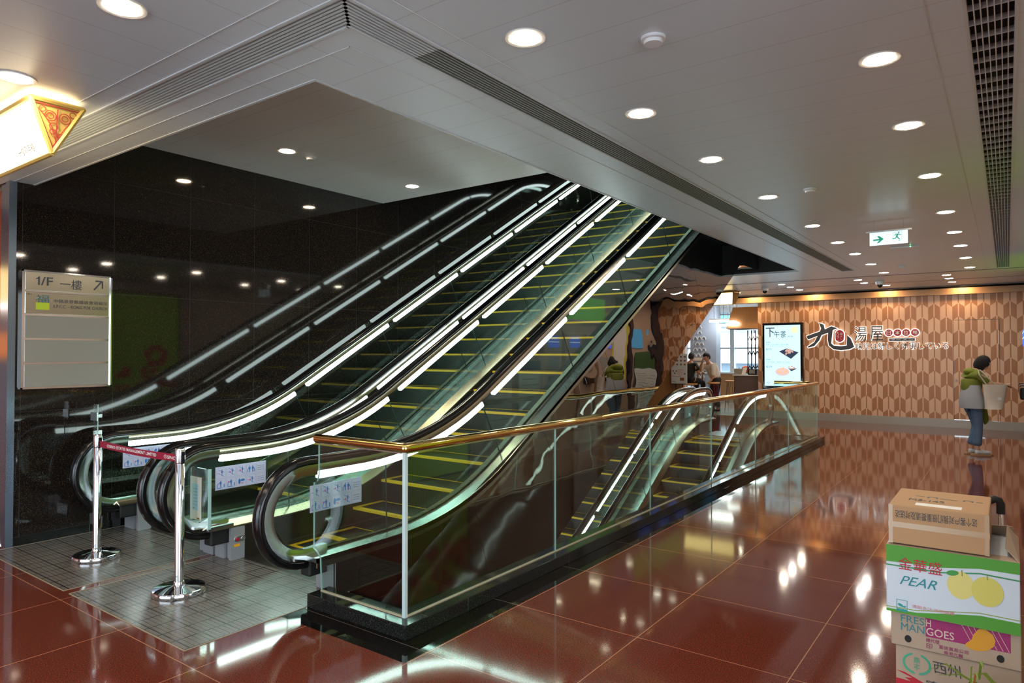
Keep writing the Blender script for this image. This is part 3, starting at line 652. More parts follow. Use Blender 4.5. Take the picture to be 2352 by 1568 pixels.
    # truss sides and soffit
    if up:
        def bot(y): return -1.1 if y < 4.18 else min((y-6.09)*T30, 3.095)
        sides = ((oR-0.004, 'mirror'),) if oR > -4 else ()
        for X, mt in sides:
            js = [2.95, 4.0] + [4.73+1.25*i for i in range(6)] + [12.25, 13.0]
            for a, b in zip(js[:-1], js[1:]):
                def pt(yb, top):   # joints run square to the slope
                    if yb <= 4.0: return (yb, deck.z(yb)-0.045) if top else (yb, bot(yb))
                    kk = 0.0 if yb >= 13 else (1.0 if yb < 11.6 else 0.5)
                    yt = yb-0.433*1.30*kk*(1.0 if yb > 4.8 else 0.6)
                    return (yt, deck.z(yt)-0.045) if top else (yb, bot(yb))
                n = 6; mb = MB(); lo = []; hi = []
                for i in range(n+1):
                    yy = a+0.002+(b-a-0.004)*i/n
                    (ta, tb) = (pt(a, True)[0], pt(b, True)[0]); yt = ta+0.002+(tb-ta-0.004)*i/n
                    lo.append((X, yy, bot(yy))); hi.append((X, yt, deck.z(yt)-0.045))
                mb.v = lo+hi; mb.f = [(i, i+1, n+2+i, n+1+i) for i in range(n)]; mb.m = [0]*n
                mb.build('side_cladding', M[mt], t)
            mb = MB(); js2 = [2.95, 4.18, 6.09, 11.45, 13.0]
            for a, b in zip(js2[:-1], js2[1:]): mb.rect((X-0.02, a, bot(a)+0.004), (X-0.02, b, bot(b)+0.004), (X-0.02, b, max(bot(b)+0.1, deck.z(b)-0.05)), (X-0.02, a, max(bot(a)+0.1, deck.z(a)-0.05)))
            mb.build('truss_back', M['black'], t)
        mb = MB(); js2 = [2.95, 4.18, 11.45, 13.0]
        for a, b in zip(js2[:-1], js2[1:]): mb.rect((oL, a, bot(a)+0.002), (oR-0.006, a, bot(a)+0.002), (oR-0.006, b, bot(b)+0.002), (oL, b, bot(b)+0.002))
        mb.build('soffit', M['mirror_dark'], t)
    elif oR > -4:
        mb = MB(); X = oR-0.004; pth = deck.path(4.2, 13.74)
        for (a, za), (b, zb_) in zip(pth[:-1], pth[1:]): mb.rect((X, a, max(-4.9, za-1.4)), (X, b, max(-4.9, zb_-1.4)), (X, b, zb_-0.05), (X, a, za-0.05))
        mb.build('side_cladding', P('dark_polished_cladding', (0.05,0.04,0.035), 0.03, metal=0.7), t)
    return t
E1 = escalator('up escalator nearest the black granite wall, behind the red belt barrier', True, -6.43, -5.25, -6.62, -5.105, 'escalators going up')
E2 = escalator('up escalator nearest the camera, beside the brass-railed glass guard', True, -4.945, -3.755, -5.095, -3.60, 'escalators going up')
E3 = escalator('down escalator deep in the well, on the granite wall side', False, -6.43, -5.25, -6.62, -5.105, 'escalators going down')
E4 = escalator('down escalator deep in the well, on the side of the glass guard', False, -4.945, -3.755, -5.095, -3.60, 'escalators going down')
# emergency stop panels, stickers and notices
def stop_panel(par, x, y0, y1):
    mb = MB(); mb.box(x-0.03, x, y0, y1, 0, 0.245); o = mb.build('stop_panel', M['cover'], par)
    fr = ((x, y0, 0), (0, 1, 0), (0, 0, 1)); ym = (y1-y0)/2
    mb = MB(); mb.pdisc(ym-0.022, 0.155, 0.02, 0.02, fr, 0.006); mb.pdisc(ym+0.028, 0.155, 0.02, 0.02, fr, 0.006); mb.prect(ym-0.022, ym+0.028, 0.135, 0.175, fr, 0.006); mb.build('bezel', M['chrome'], o)
    mb = MB(); mb.pdisc(ym-0.02, 0.155, 0.014, 0.014, fr, 0.006, 0.006); tag(mb.build('stop_button', M['red'], o), 'red stop button')
    mb = MB(); mb.pdisc(ym+0.026, 0.155, 0.013, 0.013, fr, 0.003, 0.006); mb.build('key_switch', M['steel'], o)
    mb = MB(); mb.prect(ym-0.045, ym+0.005, 0.098, 0.118, fr, 0.0015); tag(mb.build('label_plate', P('orange_label', (0.9,0.42,0.02), 0.5), o), 'orange label')
stop_panel(E2, -4.852, 2.96, 3.10)
stop_panel(E1, -6.342, 2.96, 3.14)
def sticker(par, X, y0, y1, z0, z1):
    fr = ((X+0.006, y0, z0), (0, 1, 0), (0, 0, 1)); W = y1-y0; Hh = z1-z0
    mb = MB(); mb.prect(0, W, 0, Hh, fr, 0.0006); o = mb.build('safety_sticker', M['label_blue'], par)
    ln = MB(); bl = MB(); pk = MB(); cw = W/5.05; ch = Hh/2.05
    for i in range(5):
        for j in range(2):
            a, b = 0.012*W+i*cw, 0.02*Hh+j*ch; w_, h_ = cw*0.90, ch*0.90
            ln.pline([(a,b),(a+w_,b),(a+w_,b+h_),(a,b+h_),(a,b)], 0.0013, fr, 0.0004, 0.0007)
            cx_, cy_ = a+w_*0.5, b+h_*0.5
            if i == 4:
                for q in range(3): ln.prect(a+w_*0.12, a+w_*0.88, b+h_*(0.25+0.2*q), b+h_*(0.31+0.2*q), fr, 0.0004, 0.0007)
                continue
            if j == 1 and i == 3:
                for d in (-0.17, 0.17): bl.pdisc(cx_+d*w_, cy_+h_*0.28, w_*0.05, w_*0.05, fr, 0.0004, 0.0008, 10); bl.prect(cx_+(d-0.09)*w_, cx_+(d+0.09)*w_, cy_-h_*0.05, cy_+h_*0.2, fr, 0.0004, 0.0008); bl.prect(cx_+(d-0.05)*w_, cx_+(d+0.05)*w_, cy_-h_*0.35, cy_, fr, 0.0004, 0.0008)
                for d in (-1, 1): bl.pline([(cx_+d*w_*0.25, cy_+h_*0.15), (cx_+d*w_*0.38, cy_-h_*0.05), (cx_+d*w_*0.40, cy_-h_*0.35)], w_*0.06, fr, 0.0004, 0.0008)
                pk.pdisc(cx_+w_*0.22, cy_-h_*0.25, w_*0.07, w_*0.07, fr, 0.0004, 0.0009, 10)
            elif j == 1 or i == 3:
                bl.pline([(a+w_*0.1, cy_-h_*0.02), (a+w_*0.3, cy_-h_*0.02), (a+w_*0.88, b+h_*0.12)], w_*0.035, fr, 0.0004, 0.0008)
                bl.pline([(a+w_*0.2, b+h_*0.88), (a+w_*0.85, b+h_*0.55)], w_*0.035, fr, 0.0004, 0.0008)
                bl.pdisc(cx_+w_*0.12, cy_+h_*0.3, w_*0.045, w_*0.045, fr, 0.0004, 0.0008, 10); bl.prect(cx_+w_*0.06, cx_+w_*0.19, cy_-h_*0.02, cy_+h_*0.24, fr, 0.0004, 0.0008); bl.prect(cx_+w_*0.1, cx_+w_*0.15, cy_-h_*0.3, cy_, fr, 0.0004, 0.0008)
                pk.pdisc(cx_-w_*(0.12 if i else -0.10), cy_-h_*(0.0 if i else -0.1), w_*0.09, w_*0.09, fr, 0.0004, 0.0009, 10)
            elif i == 2:
                bl.pdisc(cx_-w_*0.2, cy_, w_*0.13, h_*0.28, fr, 0.0004, 0.0008, 14); bl.pdisc(cx_+w_*0.16, cy_+h_*0.1, w_*0.24, h_*0.12, fr, 0.0004, 0.0008, 14)
                pk.pline([(cx_, cy_-h_*0.12), (cx_+w_*0.25, cy_-h_*0.28)], w_*0.04, fr, 0.0004, 0.0009); pk.pline([(cx_, cy_-h_*0.28), (cx_+w_*0.25, cy_-h_*0.12)], w_*0.04, fr, 0.0004, 0.0009)
            else:
                bl.pdisc(cx_, cy_+h_*0.32, w_*0.05, w_*0.05, fr, 0.0004, 0.0008, 10); bl.prect(cx_-w_*0.09, cx_+w_*0.09, cy_-h_*0.02, cy_+h_*0.25, fr, 0.0004, 0.0008); bl.prect(cx_-w_*0.05, cx_+w_*0.05, cy_-h_*0.3, cy_, fr, 0.0004, 0.0008)
                bl.pline([(a+w_*0.15, b+h_*0.1), (a+w_*0.15, b+h_*0.5), (cx_-w_*0.05, cy_+h_*0.2)], w_*0.06, fr, 0.0004, 0.0008); bl.pline([(a+w_*0.2, b+h_*0.13), (a+w_*0.72, b+h_*0.13)], w_*0.06, fr, 0.0004, 0.0008); bl.prect(a+w_*0.82, a+w_*0.90, b+h_*0.15, b+h_*0.5, fr, 0.0004, 0.0008)
                if i == 1: pk.pdisc(cx_-w_*0.28, cy_+h_*0.12, w_*0.09, w_*0.09, fr, 0.0004, 0.0009, 10)
    ln.build('sticker_lines', P('sticker_grey_blue', (0.25,0.32,0.55), 0.5), o); bl.build('pictograms', M['blue'], o); pk.build('warning_marks', M['pink'], o)
sticker(E1, -5.25-1.18, 2.86, 3.30, 0.565, 0.740)
sticker(E2, -4.945, 2.878, 3.318, 0.540, 0.718)
sticker(E2, -3.755, 2.852, 3.297, 0.538, 0.718)
# stainless posts with a retractable crimson belt
def barrier_post(x, y, label, ht=0.962):
    t = thing('barrier_post', label, 'barrier', (x, y, 0), 0, 'belt barrier posts')
    mb = MB(); mb.lathe([(0.165,0.0),(0.168,0.004),(0.168,0.028),(0.162,0.036),(0.10,0.042),(0.04,0.05),(0.034,0.058)], (x, y, 0), 48); mb.build('base', M['chrome'], t, smooth=True)
    mb = MB(); mb.lathe([(0.033,0.045),(0.033,0.075),(0.029,0.078),(0.029,ht-0.004),(0.026,ht)], (x, y, 0), 32); mb.build('post', M['chrome'], t, smooth=True)
    mb = MB(); mb.lathe([(0.0295,ht-0.10),(0.031,ht-0.095),(0.031,ht-0.012),(0.0295,ht-0.008)], (x, y, 0), 32); mb.build('cassette', M['chrome'], t, smooth=True)
    for s_ in (-1, 1): mb = MB(); mb.box(x+s_*0.027, x+s_*0.040, y-0.012, y+0.012, ht-0.10, ht-0.022); mb.build('belt_clip', M['blackgloss'], t)
    return t
barrier_post(-5.776, 2.385, 'chromed belt post nearer the granite wall, standing on the tiled mat')
barrier_post(-4.492, 2.366, 'chromed belt post at the right end of the crimson belt')
bt = thing('barrier_belt', 'crimson printed belt stretched between the two chromed posts', 'barrier belt', (-5.1, 2.375, 0.9))
mb = MB(); n = 24; xa, xb = -5.742, -4.524
for i in range(n):
    for dd in (0,):
        x0, x1 = xa+(xb-xa)*i/n, xa+(xb-xa)*(i+1)/n; s0 = -0.012*math.sin(math.pi*i/n); s1 = -0.012*math.sin(math.pi*(i+1)/n); y0_ = 2.383-0.014*i/n; y1_ = 2.383-0.014*(i+1)/n
        mb.v += [(x0,y0_-0.001,0.868+s0),(x1,y1_-0.001,0.868+s1),(x1,y1_-0.001,0.918+s1),(x0,y0_-0.001,0.918+s0),(x0,y0_+0.001,0.868+s0),(x1,y1_+0.001,0.868+s1),(x1,y1_+0.001,0.918+s1),(x0,y0_+0.001,0.918+s0)]
        b = i*8; mb.f += [(b,b+1,b+2,b+3),(b+7,b+6,b+5,b+4),(b,b+4,b+5,b+1),(b+3,b+2,b+6,b+7)]; mb.m += [0]*4
mb.build('belt', M['dark_red'], bt)
WHT = P('white_lettering', (0.8,0.8,0.82), 0.5)
bfr = ((-5.60, 2.378, 0.874), (1, -0.0115, 0), (0, 0, 1))
text('lettering', '①SINO ESTATES MANAGEMENT LIMITED', 0.05, bfr, WHT, bt, width=0.78, height=0.026, bold=0.001)
bfr = ((-4.71, 2.368, 0.876), (1, -0.0115, 0), (0, 0, 1))
text('lettering', '①SINO', 0.05, bfr, WHT, bt, width=0.16, height=0.026, bold=0.001)
# acrylic notice holder between the two up escalators
nh = thing('notice_holder', 'clear acrylic screen with a white notice between the two up escalators', 'notice', (-4.95, 2.75, 0.3))
mb = MB(); mb.box(-5.06, -4.80, 2.744, 2.750, 0.29, 0.735); mb.build('acrylic_sheet', M['perspex'], nh)
mb = MB(); mb.box(-4.803, -4.797, 2.741, 2.765, 0.29, 0.735); mb.build('acrylic_fin', M['glass_edge'], nh)
mb = MB(); mb.box(-5.045, -4.895, 2.738, 2.743, 0.345, 0.665); pp = mb.build('paper_notice', P('cream_paper', (0.74,0.73,0.66), 0.5), nh)
fr = ((-5.045, 2.738, 0.345), (1,0,0), (0,0,1))
mb = MB(); mb.prect(0.03, 0.12, 0.07, 0.27, fr); mb.build('blue_print', P('aqua_print', (0.42,0.68,0.78), 0.5), pp)
mb = MB()
for k in range(6): mb.prect(0.045, 0.105, 0.11+0.024*k, 0.114+0.024*k, fr, 0.001, 0.001)
mb.pdisc(0.055, 0.085, 0.012, 0.006, fr, 0.001, 0.001); mb.build('print_lines', M['greyplastic'], pp)
mb = MB(); mb.prect(0.10, 0.135, 0.005, 0.018, fr, 0.001, 0.001); mb.build('gold_tab', M['brass'], pp)
mb = MB(); mb.box(-5.06, -5.03, 2.75, 2.95, 0.27, 0.30); mb.box(-4.83, -4.80, 2.75, 2.95, 0.27, 0.30); mb.build('bracket', M['steel'], nh)
# acrylic guard against the granite wall
wg = thing('wall_guard', 'clear acrylic guard post bolted beside the granite wall behind the belt post', 'guard', (-6.35, 2.65, 0.2))
mb = MB(); mb.box(-6.39, -6.31, 2.60, 2.606, 0.22, 1.16); mb.box(-6.39, -6.384, 2.606, 2.67, 0.22, 1.16); mb.build('acrylic_sheet', M['perspex'], wg)
mb = MB(); mb.box(-6.42, -6.30, 2.590, 2.600, 1.02, 1.09); mb.box(-6.42, -6.20, 2.590, 2.60, 0.13, 0.22); mb.build('clamp_plate', M['steel'], wg)
mb = MB(); mb.box(-6.312, -6.306, 2.60, 2.606, 0.22, 1.16); mb.build('edge', M['glass_edge'], wg)
# directory sign on the granite wall
sg = thing('directory_sign', 'framed brushed steel floor directory on the black granite wall', 'sign', (-6.62, 2.48, 1.8))
X = XW; mb = MB(); mb.box(X, X+0.028, 2.133, 2.836, 1.300, 2.298); mb.build('backing', M['chrome'], sg)
rows = [(2.133, 2.285), (1.935, 2.118), (1.730, 1.918), (1.525, 1.713), (1.318, 1.508)]
pan = brushed('brushed_plates', (0.42,0.40,0.34), 0.20, 'y'); pl2 = P('matt_blank_plates', (0.27,0.26,0.235), 0.36, metal=0.3)
for k, (a, b) in enumerate(rows):
    mb = MB(); mb.box(X+0.028, X+0.036, 2.160, 2.812, a, b); o = mb.build('sign_plate', pan if k < 2 else pl2, sg, bevel=0.002)
    if k == 0: tag(o, 'plate reading 1/F with an arrow')
    if k == 1: tag(o, 'plate naming a church beside a green emblem')
    fr = ((X+0.036, 2.16, a), (0,1,0), (0,0,1))
    if k == 0:
        text('lettering', '/F', 0.1, ((X+0.036, 2.272, a+0.045), (0,1,0), (0,0,1)), M['ink'], o, width=0.088, height=0.072, bold=0.002)
        mb = MB(); mb.poly([(0.014,0),(0.027,0),(0.027,0.072),(0.017,0.072),(0.013,0.064),(0,0.058),(0,0.048),(0.014,0.053)], ((X+0.036, 2.236, a+0.045), (0,1,0), (0,0,1))); mb.build('numeral', M['ink'], o)
        text('lettering', '一樓', 0.1, ((X+0.036, 2.415, a+0.025), (0,1,0), (0,0,1)), M['ink'], o, width=0.17, height=0.085)
        mb = MB(); f2 = ((X+0.036, 2.685, a+0.035), (0,1,0), (0,0,1)); mb.pline([(0,0),(0.062,0.078)], 0.012, f2); mb.pline([(0.012,0.080),(0.070,0.080),(0.070,0.016)], 0.012, f2); mb.build('arrow', M['ink'], o)
    if k == 1:
        text('lettering', '101', 0.02, ((X+0.036, 2.168, b-0.028), (0,1,0), (0,0,1)), M['ink'], o, width=0.035, height=0.014)
        text('emblem', '福', 0.08, ((X+0.036, 2.235, a+0.095), (0,1,0), (0,0,1)), P('teal_print', (0.02,0.13,0.15), 0.5), o, width=0.10, height=0.066)
        mb = MB(); mb.prect(0.075, 0.175, 0.035, 0.095, fr, 0.0008); tag(mb.build('emblem_base', P('lime_print', (0.42,0.55,0.02), 0.5), o), 'lime green block')
        text('lettering', '中國基督教播道會港福堂', 0.03, ((X+0.036, 2.368, a+0.100), (0,1,0), (0,0,1)), M['ink'], o, width=0.43, height=0.030)
        text('lettering', 'E.F.C.C. – KONG FOK CHURCH', 0.03, ((X+0.036, 2.368, a+0.055), (0,1,0), (0,0,1)), M['ink'], o, width=0.43, height=0.026, bold=0.0005)
mb = MB(); w = 0.012
for a, b, c, d in ((2.133,2.836,2.298-w,2.298),(2.133,2.836,1.300,1.300+w),(2.133,2.133+w,1.300,2.298),(2.836-w,2.836,1.300,2.298)): mb.box(X+0.028, X+0.044, a, b, c, d)
mb.build('frame', M['chrome'], sg)
# ------------------------------------------------------------ chevron wall: lettering sign and menu screen
XF = ((1,0,0),(0,0,1))
def wf(x, z, y=YB): return ((x, y, z),)+XF
HALO = emit('white_halo_light', (1.0,0.97,0.92), 1.0)
ss = thing('shop_sign', 'halo-lit calligraphy shop sign with black and red raised letters on the chevron wall', 'sign', (-2.5, YB, 1.9))
JIU = [(-3.614,2.325),(-3.507,2.278),(-3.5,2.225),(-3.484,2.163),(-3.345,2.239),(-3.201,2.184),(-3.266,2.168),(-3.314,2.142),(-3.335,1.959),(-3.348,1.836),(-3.301,1.784),(-3.141,1.765),(-3.014,1.782),(-3.005,2.024),(-2.927,1.936),(-2.858,1.746),(-2.952,1.695),(-3.142,1.67),(-3.301,1.696),(-3.397,1.784),(-3.421,1.925),(-3.411,2.083),(-3.558,2.032),(-3.608,1.909),(-3.725,1.769),(-3.858,1.734),(-3.867,1.761),(-3.724,1.857),(-3.641,2.016),(-3.857,1.93),(-3.898,2.011),(-3.59,2.121),(-3.565,2.191)]
def grow(pts, d):
    n = len(pts); out = []; ar = sum(pts[i][0]*pts[(i+1)%n][1]-pts[(i+1)%n][0]*pts[i][1] for i in range(n)); s_ = 1 if ar > 0 else -1
    for i in range(n):
        a, b, c = Vector(pts[i-1]), Vector(pts[i]), Vector(pts[(i+1)%n])
        n1 = Vector(((b-a).y, -(b-a).x)).normalized(); n2 = Vector(((c-b).y, -(c-b).x)).normalized(); m_ = (n1+n2)
        if m_.length < 0.3: m_ = n1
        out.append(tuple(b+m_.normalized()*d*s_))
    return out
mb = MB(); mb.poly(grow(JIU, 0.018), wf(0,0), 0.012, 0.012); mb.build('halo', HALO, ss)
mb = MB(); mb.poly(JIU, wf(0,0), 0.03, 0.026); mb.build('letter', M['ink'], ss)
def sign_text(body, x, z, w_, h_, bold=0.0, hb=0.02, mat=None):
    text('halo', body, 0.1, wf(x-0.008, z-0.008), HALO, ss, off=0.010, width=w_+0.016, height=h_+0.016, bold=hb, depth=0.01)
    text('letter', body, 0.1, wf(x, z), mat or M['ink'], ss, off=0.024, width=w_, height=h_, bold=bold, depth=0.02)
sign_text('湯', -2.855, 1.885, 0.26, 0.335, 0.0, 0.006); sign_text('屋', -2.53, 1.885, 0.27, 0.335, 0.0, 0.006)
sign_text('味覚は新しく体現している', -2.827, 1.690, 1.80, 0.15, 0.001, 0.006)
for x, ch in zip((-2.15, -1.978, -1.812, -1.640), '日本拉麺'):
    mb = MB(); mb.pdisc(x, 2.06, 0.092, 0.092, wf(0,0), 0.01, 0.012, 28); mb.build('halo', HALO, ss)
    mb = MB(); mb.pdisc(x, 2.06, 0.076, 0.076, wf(0,0), 0.02, 0.024, 28); d = tag(mb.build('red_disc', M['red'], ss), 'round red disc')
    text('letter', ch, 0.1, wf(x-0.045, 2.015, YB-0.044), WHT, d, width=0.09, height=0.09, bold=0.003)
mb = MB(); mb.prect(-2.155, -1.632, 1.865, 1.945, wf(0,0), 0.01, 0.012); mb.build('halo', HALO, ss)
mb = MB(); mb.prect(-2.145, -1.642, 1.873, 1.937, wf(0,0), 0.02, 0.024); d = mb.build('name_bar', M['ink'], ss)
text('letter', 'ラーメン', 0.1, wf(-2.12, 1.888, YB-0.044), WHT, d, width=0.45, height=0.035)
def oval(cx_, cz_, w_, h_, n=28):
    r_ = w_/2; return [(cx_+r_*math.cos(2*math.pi*k/n), cz_+(h_/2-r_)*(1 if math.sin(2*math.pi*k/n) >= 0 else -1)+r_*math.sin(2*math.pi*k/n)) for k in range(n)]
mb = MB(); mb.poly(oval(-3.162, 2.004, 0.215, 0.315), wf(0,0), 0.01, 0.034); mb.build('halo', HALO, ss)
mb = MB(); mb.poly(oval(-3.162, 2.004, 0.18, 0.28), wf(0,0), 0.02, 0.046); d = tag(mb.build('seal', M['red'], ss), 'red seal inside the big character')
text('letter', '九\nラ\nー', 0.1, wf(-3.235, 1.89, YB-0.066), WHT, d, width=0.07, height=0.22); text('letter', '湯\nメ\nン', 0.1, wf(-3.155, 1.91, YB-0.066), WHT, d, width=0.06, height=0.17)
# menu screen
tv = thing('menu_screen', 'tall black-framed menu screen hanging on the chevron wall', 'screen', (-4.45, YB-0.05, 1.5))
mb = MB(); mb.box(-4.925, -3.966, YB-0.07, YB, 0.72, 2.350); mb.build('frame', M['blackgloss'], tv, bevel=0.02)
SCR = P('lit_screen', (0.02,0.02,0.02), 0.3, em=(0.55,0.86,1.0), ems=0.95)
mb = MB(); mb.box(-4.870, -4.030, YB-0.075, YB-0.07, 0.795, 2.290); o = mb.build('display', SCR, tv)
u0, v0 = -4.870, 0.795; fr = wf(u0, v0, YB-0.075); DW, DH = 0.84, 1.495
def sc(px, py): return ((px-155)/(935-155)*DW, (1480-py)/(1480-160)*DH)
TI = P('screen_ink', (0.02,0.03,0.05), 0.4, em=(0.03,0.05,0.10), ems=0.8); TI2 = P('screen_blue_ink', (0.03,0.1,0.2), 0.4, em=(0.05,0.20,0.32), ems=0.8)
def stx(body, px, py, pw, ph, mat=TI2, bold=0.0):
    u, v = sc(px, py); text('menu_text', body, 0.1, ((u0+u, YB-0.075, v0+v),)+XF, mat, o, width=pw/780*DW, height=ph/1320*DH, bold=bold)
stx('下', 185, 415, 195, 205, TI, 0.002); stx('午', 370, 430, 120, 145, TI, 0.002); stx('茶', 510, 435, 120, 150, TI, 0.002); stx('套餐', 670, 422, 110, 30)
stx('套餐1.', 190, 550, 115, 36); stx('章魚小丸子(4粒) + 餃子(2隻)', 188, 602, 500, 30); stx('Takoyaki (4pcs) + Dumplings (2pcs)', 188, 628, 460, 14); stx('$25', 188, 712, 125, 50)
stx('套餐2.', 190, 924, 115, 36); stx('日式炒烏冬 + 章魚小丸子(4粒)', 188, 978, 530, 30); stx('Japanese Stir-fried Udon + Takoyaki (4pcs)', 188, 1003, 560, 14); stx('$29', 188, 1090, 130, 50)
SP = lambda n, c, e=0.9: P(n, tuple(x*0.3 for x in c), 0.4, em=c, ems=e)
mb = MB(); mb.poly([sc(475,730), sc(640,665), sc(900,750), sc(735,890)], fr, 0.0008, 0.001); mb.poly([sc(670,1090), sc(870,1095), sc(740,1155)], fr, 0.0008, 0.001); mb.build('black_plate', SP('plate_black', (0.02,0.03,0.06)), o)
mb = MB(); mb.pdisc(*sc(545,1170), 0.165, 0.098, fr, 0.0008, 0.001, 26); mb.build('round_plate', SP('plate_pink', (0.6,0.45,0.5)), o)
mb = MB(); rr = random.Random(3)
for k in range(46):
    a = rr.uniform(0, 6.28); q = rr.uniform(0, 1)**0.5; mb.pdisc(sc(555,1155)[0]+0.135*q*math.cos(a), sc(555,1155)[1]+0.085*q*math.sin(a), 0.02, 0.009, fr, 0.0005, 0.0019+0.0002*k, 8, rot=rr.uniform(0,3))
mb.build('noodles', SP('noodle', (0.72,0.42,0.22)), o)
mb = MB()
for k in range(16):
    a = rr.uniform(0, 6.28); q = rr.uniform(0, 1)**0.5; mb.pdisc(sc(690,740)[0]+0.11*q*math.cos(a), sc(690,740)[1]+0.06*q*math.sin(a), 0.03, 0.02, fr, 0.0005, 0.0019+0.0002*k, 10, rot=rr.uniform(0,3))
for k in range(9):
    a = rr.uniform(0, 6.28); mb.pdisc(sc(745,1075)[0]+0.06*math.cos(a), sc(745,1075)[1]+0.03*math.sin(a), 0.025, 0.016, fr, 0.0005, 0.0019+0.0002*k, 10)
mb.build('fritters', SP('fritter', (0.50,0.30,0.26)), o)
mb = MB(); mb.pdisc(*sc(815,265), 0.08, 0.08, fr, 0.0008, 0.001, 24); mb.build('pale_sun', SP('sun_print', (0.85,0.75,0.40), 0.9), o)
mb = MB(); mb.pline([sc(200,1415), sc(235,1390), sc(265,1420)], 0.008, fr, 0.0008, 0.001); mb.pline([sc(215,1440), sc(260,1435)], 0.008, fr, 0.0008, 0.001); mb.build('corner_logo', TI, o)
# ------------------------------------------------------------ hanging lantern sign (triangular prism) at the upper left
def lantern(name, label, pts, y_or_axis, ends, body, mats, tx):
    pass
ls = thing('lantern_sign', 'lit triangular lantern box sign with gold frame and red fretwork end', 'sign', (-5.0, 1.45, ZC))
# prism: axis along X, right end at x=-4.22; section in the YZ plane, ridge down
ZA, ZB_, xe, xw = 2.985, 2.700, -4.235, -5.80
ya, yb_, yc_ = 1.395, 1.655, 1.50   # top front, top back, bottom ridge
def sec(x, k=1.0):
    c = ((ya+yb_+yc_)/3, (ZA*2+ZB_)/3); return [(x, c[0]+(q[0]-c[0])*k, c[1]+(q[1]-c[1])*k) for q in ((ya, ZA), (yb_, ZA), (yc_, ZB_))]
GOLD = P('yellow_gold_paint', (0.62,0.42,0.10), 0.4, metal=0.2)
mb = MB()
for a, b in ((0,1),(1,2),(2,0)):
    p, q = sec(xe)[a], sec(xe)[b]; mb.tube([p, q], 0.014, 6); p, q = sec(xw)[a], sec(xw)[b]; mb.tube([p, q], 0.014, 6)
for a in range(3): mb.tube([sec(xe)[a], sec(xw)[a]], 0.014, 6)
mb.add(sec(xe-0.004, 0.98), [(0,1,2)]); mb.add(sec(xw+0.004, 0.98), [(2,1,0)])
mb.build('gold_frame', GOLD, ls)
mb = MB(); s1, s2 = sec(xe-0.02, 0.94), sec(xw+0.02, 0.94)
mb.add(s1+s2, [(0,2,5,3),(2,1,4,5),(1,0,3,4)]); mb.build('lit_panel', emit('warm_lit_acrylic', (1.0,0.80,0.50), 4.2), ls, fix=True)
# red fretwork on the end plate
RD = P('dark_red_fretwork', (0.32,0.03,0.02), 0.5)
endf = ((xe+0.002, (ya+yb_)/2, ZB_), (0,1,0), (0,0,1)); mb = MB()
A_, B_2, C_ = (-0.112, 0.262), (0.112, 0.262), (yc_-(ya+yb_)/2, 0.035)
mb.pline([A_, B_2, C_, A_], 0.006, endf, 0.002)
cxm = 0.0
def ring(u, v, r, w_=0.004): mb.pline([(u+r*math.cos(2*math.pi*k/14), v+r*math.sin(2*math.pi*k/14)) for k in range(15)], w_, endf, 0.002)
for u, v, r in ((-0.035,0.205,0.028),(0.035,0.205,0.028),(-0.035,0.205,0.015),(0.035,0.205,0.015),(-0.075,0.235,0.016),(0.075,0.235,0.016),(-0.025,0.12,0.014),(0.012,0.10,0.014),(-0.02,0.15,0.02)): ring(u, v, r)
mb.pline([(0.0,0.25),(-0.01,0.06)], 0.005, endf, 0.002); mb.pline([(-0.08,0.22),(-0.03,0.15),(-0.012,0.08)], 0.004, endf, 0.002); mb.pline([(0.085,0.22),(0.035,0.15),(0.0,0.09)], 0.004, endf, 0.002)
mb.build('fretwork', RD, ls)
mb = MB()
for x in (-4.5, -5.5): mb.tube([(x, 1.52, ZA), (x, 1.52, ZC)], 0.012, 8)
mb.build('hanger', M['white'], ls)
# lettering on the tilted face that looks towards the camera
pA, pC = Vector(sec(0, 0.94)[0]), Vector(sec(0, 0.94)[2]); upv = (pA-pC).normalized(); hgt = (pA-pC).length
lf = lambda x, k: (Vector((x, pC.y, pC.z))+upv*hgt*k, Vector((1,0,0)), upv)
text('lettering', '一樓寫字樓', 0.05, lf(-4.66, 0.12), P('brown_lettering', (0.10,0.03,0.01), 0.5), ls, width=0.235, height=0.050, off=0.003)
# yellow box lamp on the ceiling near the far shop corner
bl_ = thing('box_lamp', 'yellow lit box sign under the ceiling at the shop corner', 'sign', (-5.3, 15.5, ZC))
mb = MB(); mb.add([(-6.2,15.35,2.99),(-5.02,15.35,2.99),(-4.94,15.62,2.99),(-6.2,15.62,2.99),(-6.2,15.45,2.72),(-5.06,15.45,2.72),(-5.02,15.55,2.72),(-6.2,15.55,2.72)], [(0,1,5,4),(2,3,7,6),(4,5,6,7),(3,2,1,0),(0,4,7,3)]); mb.build('lit_panel', emit('yellow_lit_acrylic', (1.0,0.72,0.28), 2.6), bl_)
mb = MB(); mb.add([(-5.02,15.35,2.99),(-4.94,15.62,2.99),(-5.02,15.55,2.72),(-5.06,15.45,2.72)], [(0,1,2,3)]); mb.box(-6.2,-4.98,15.33,15.35,2.98,3.0); mb.box(-6.2,-5.03,15.44,15.452,2.705,2.72); mb.box(-6.2,-4.94,15.35,15.62,2.992,3.03); mb.build('gold_frame', P('brown_gold_frame', (0.35,0.19,0.05), 0.4), bl_)
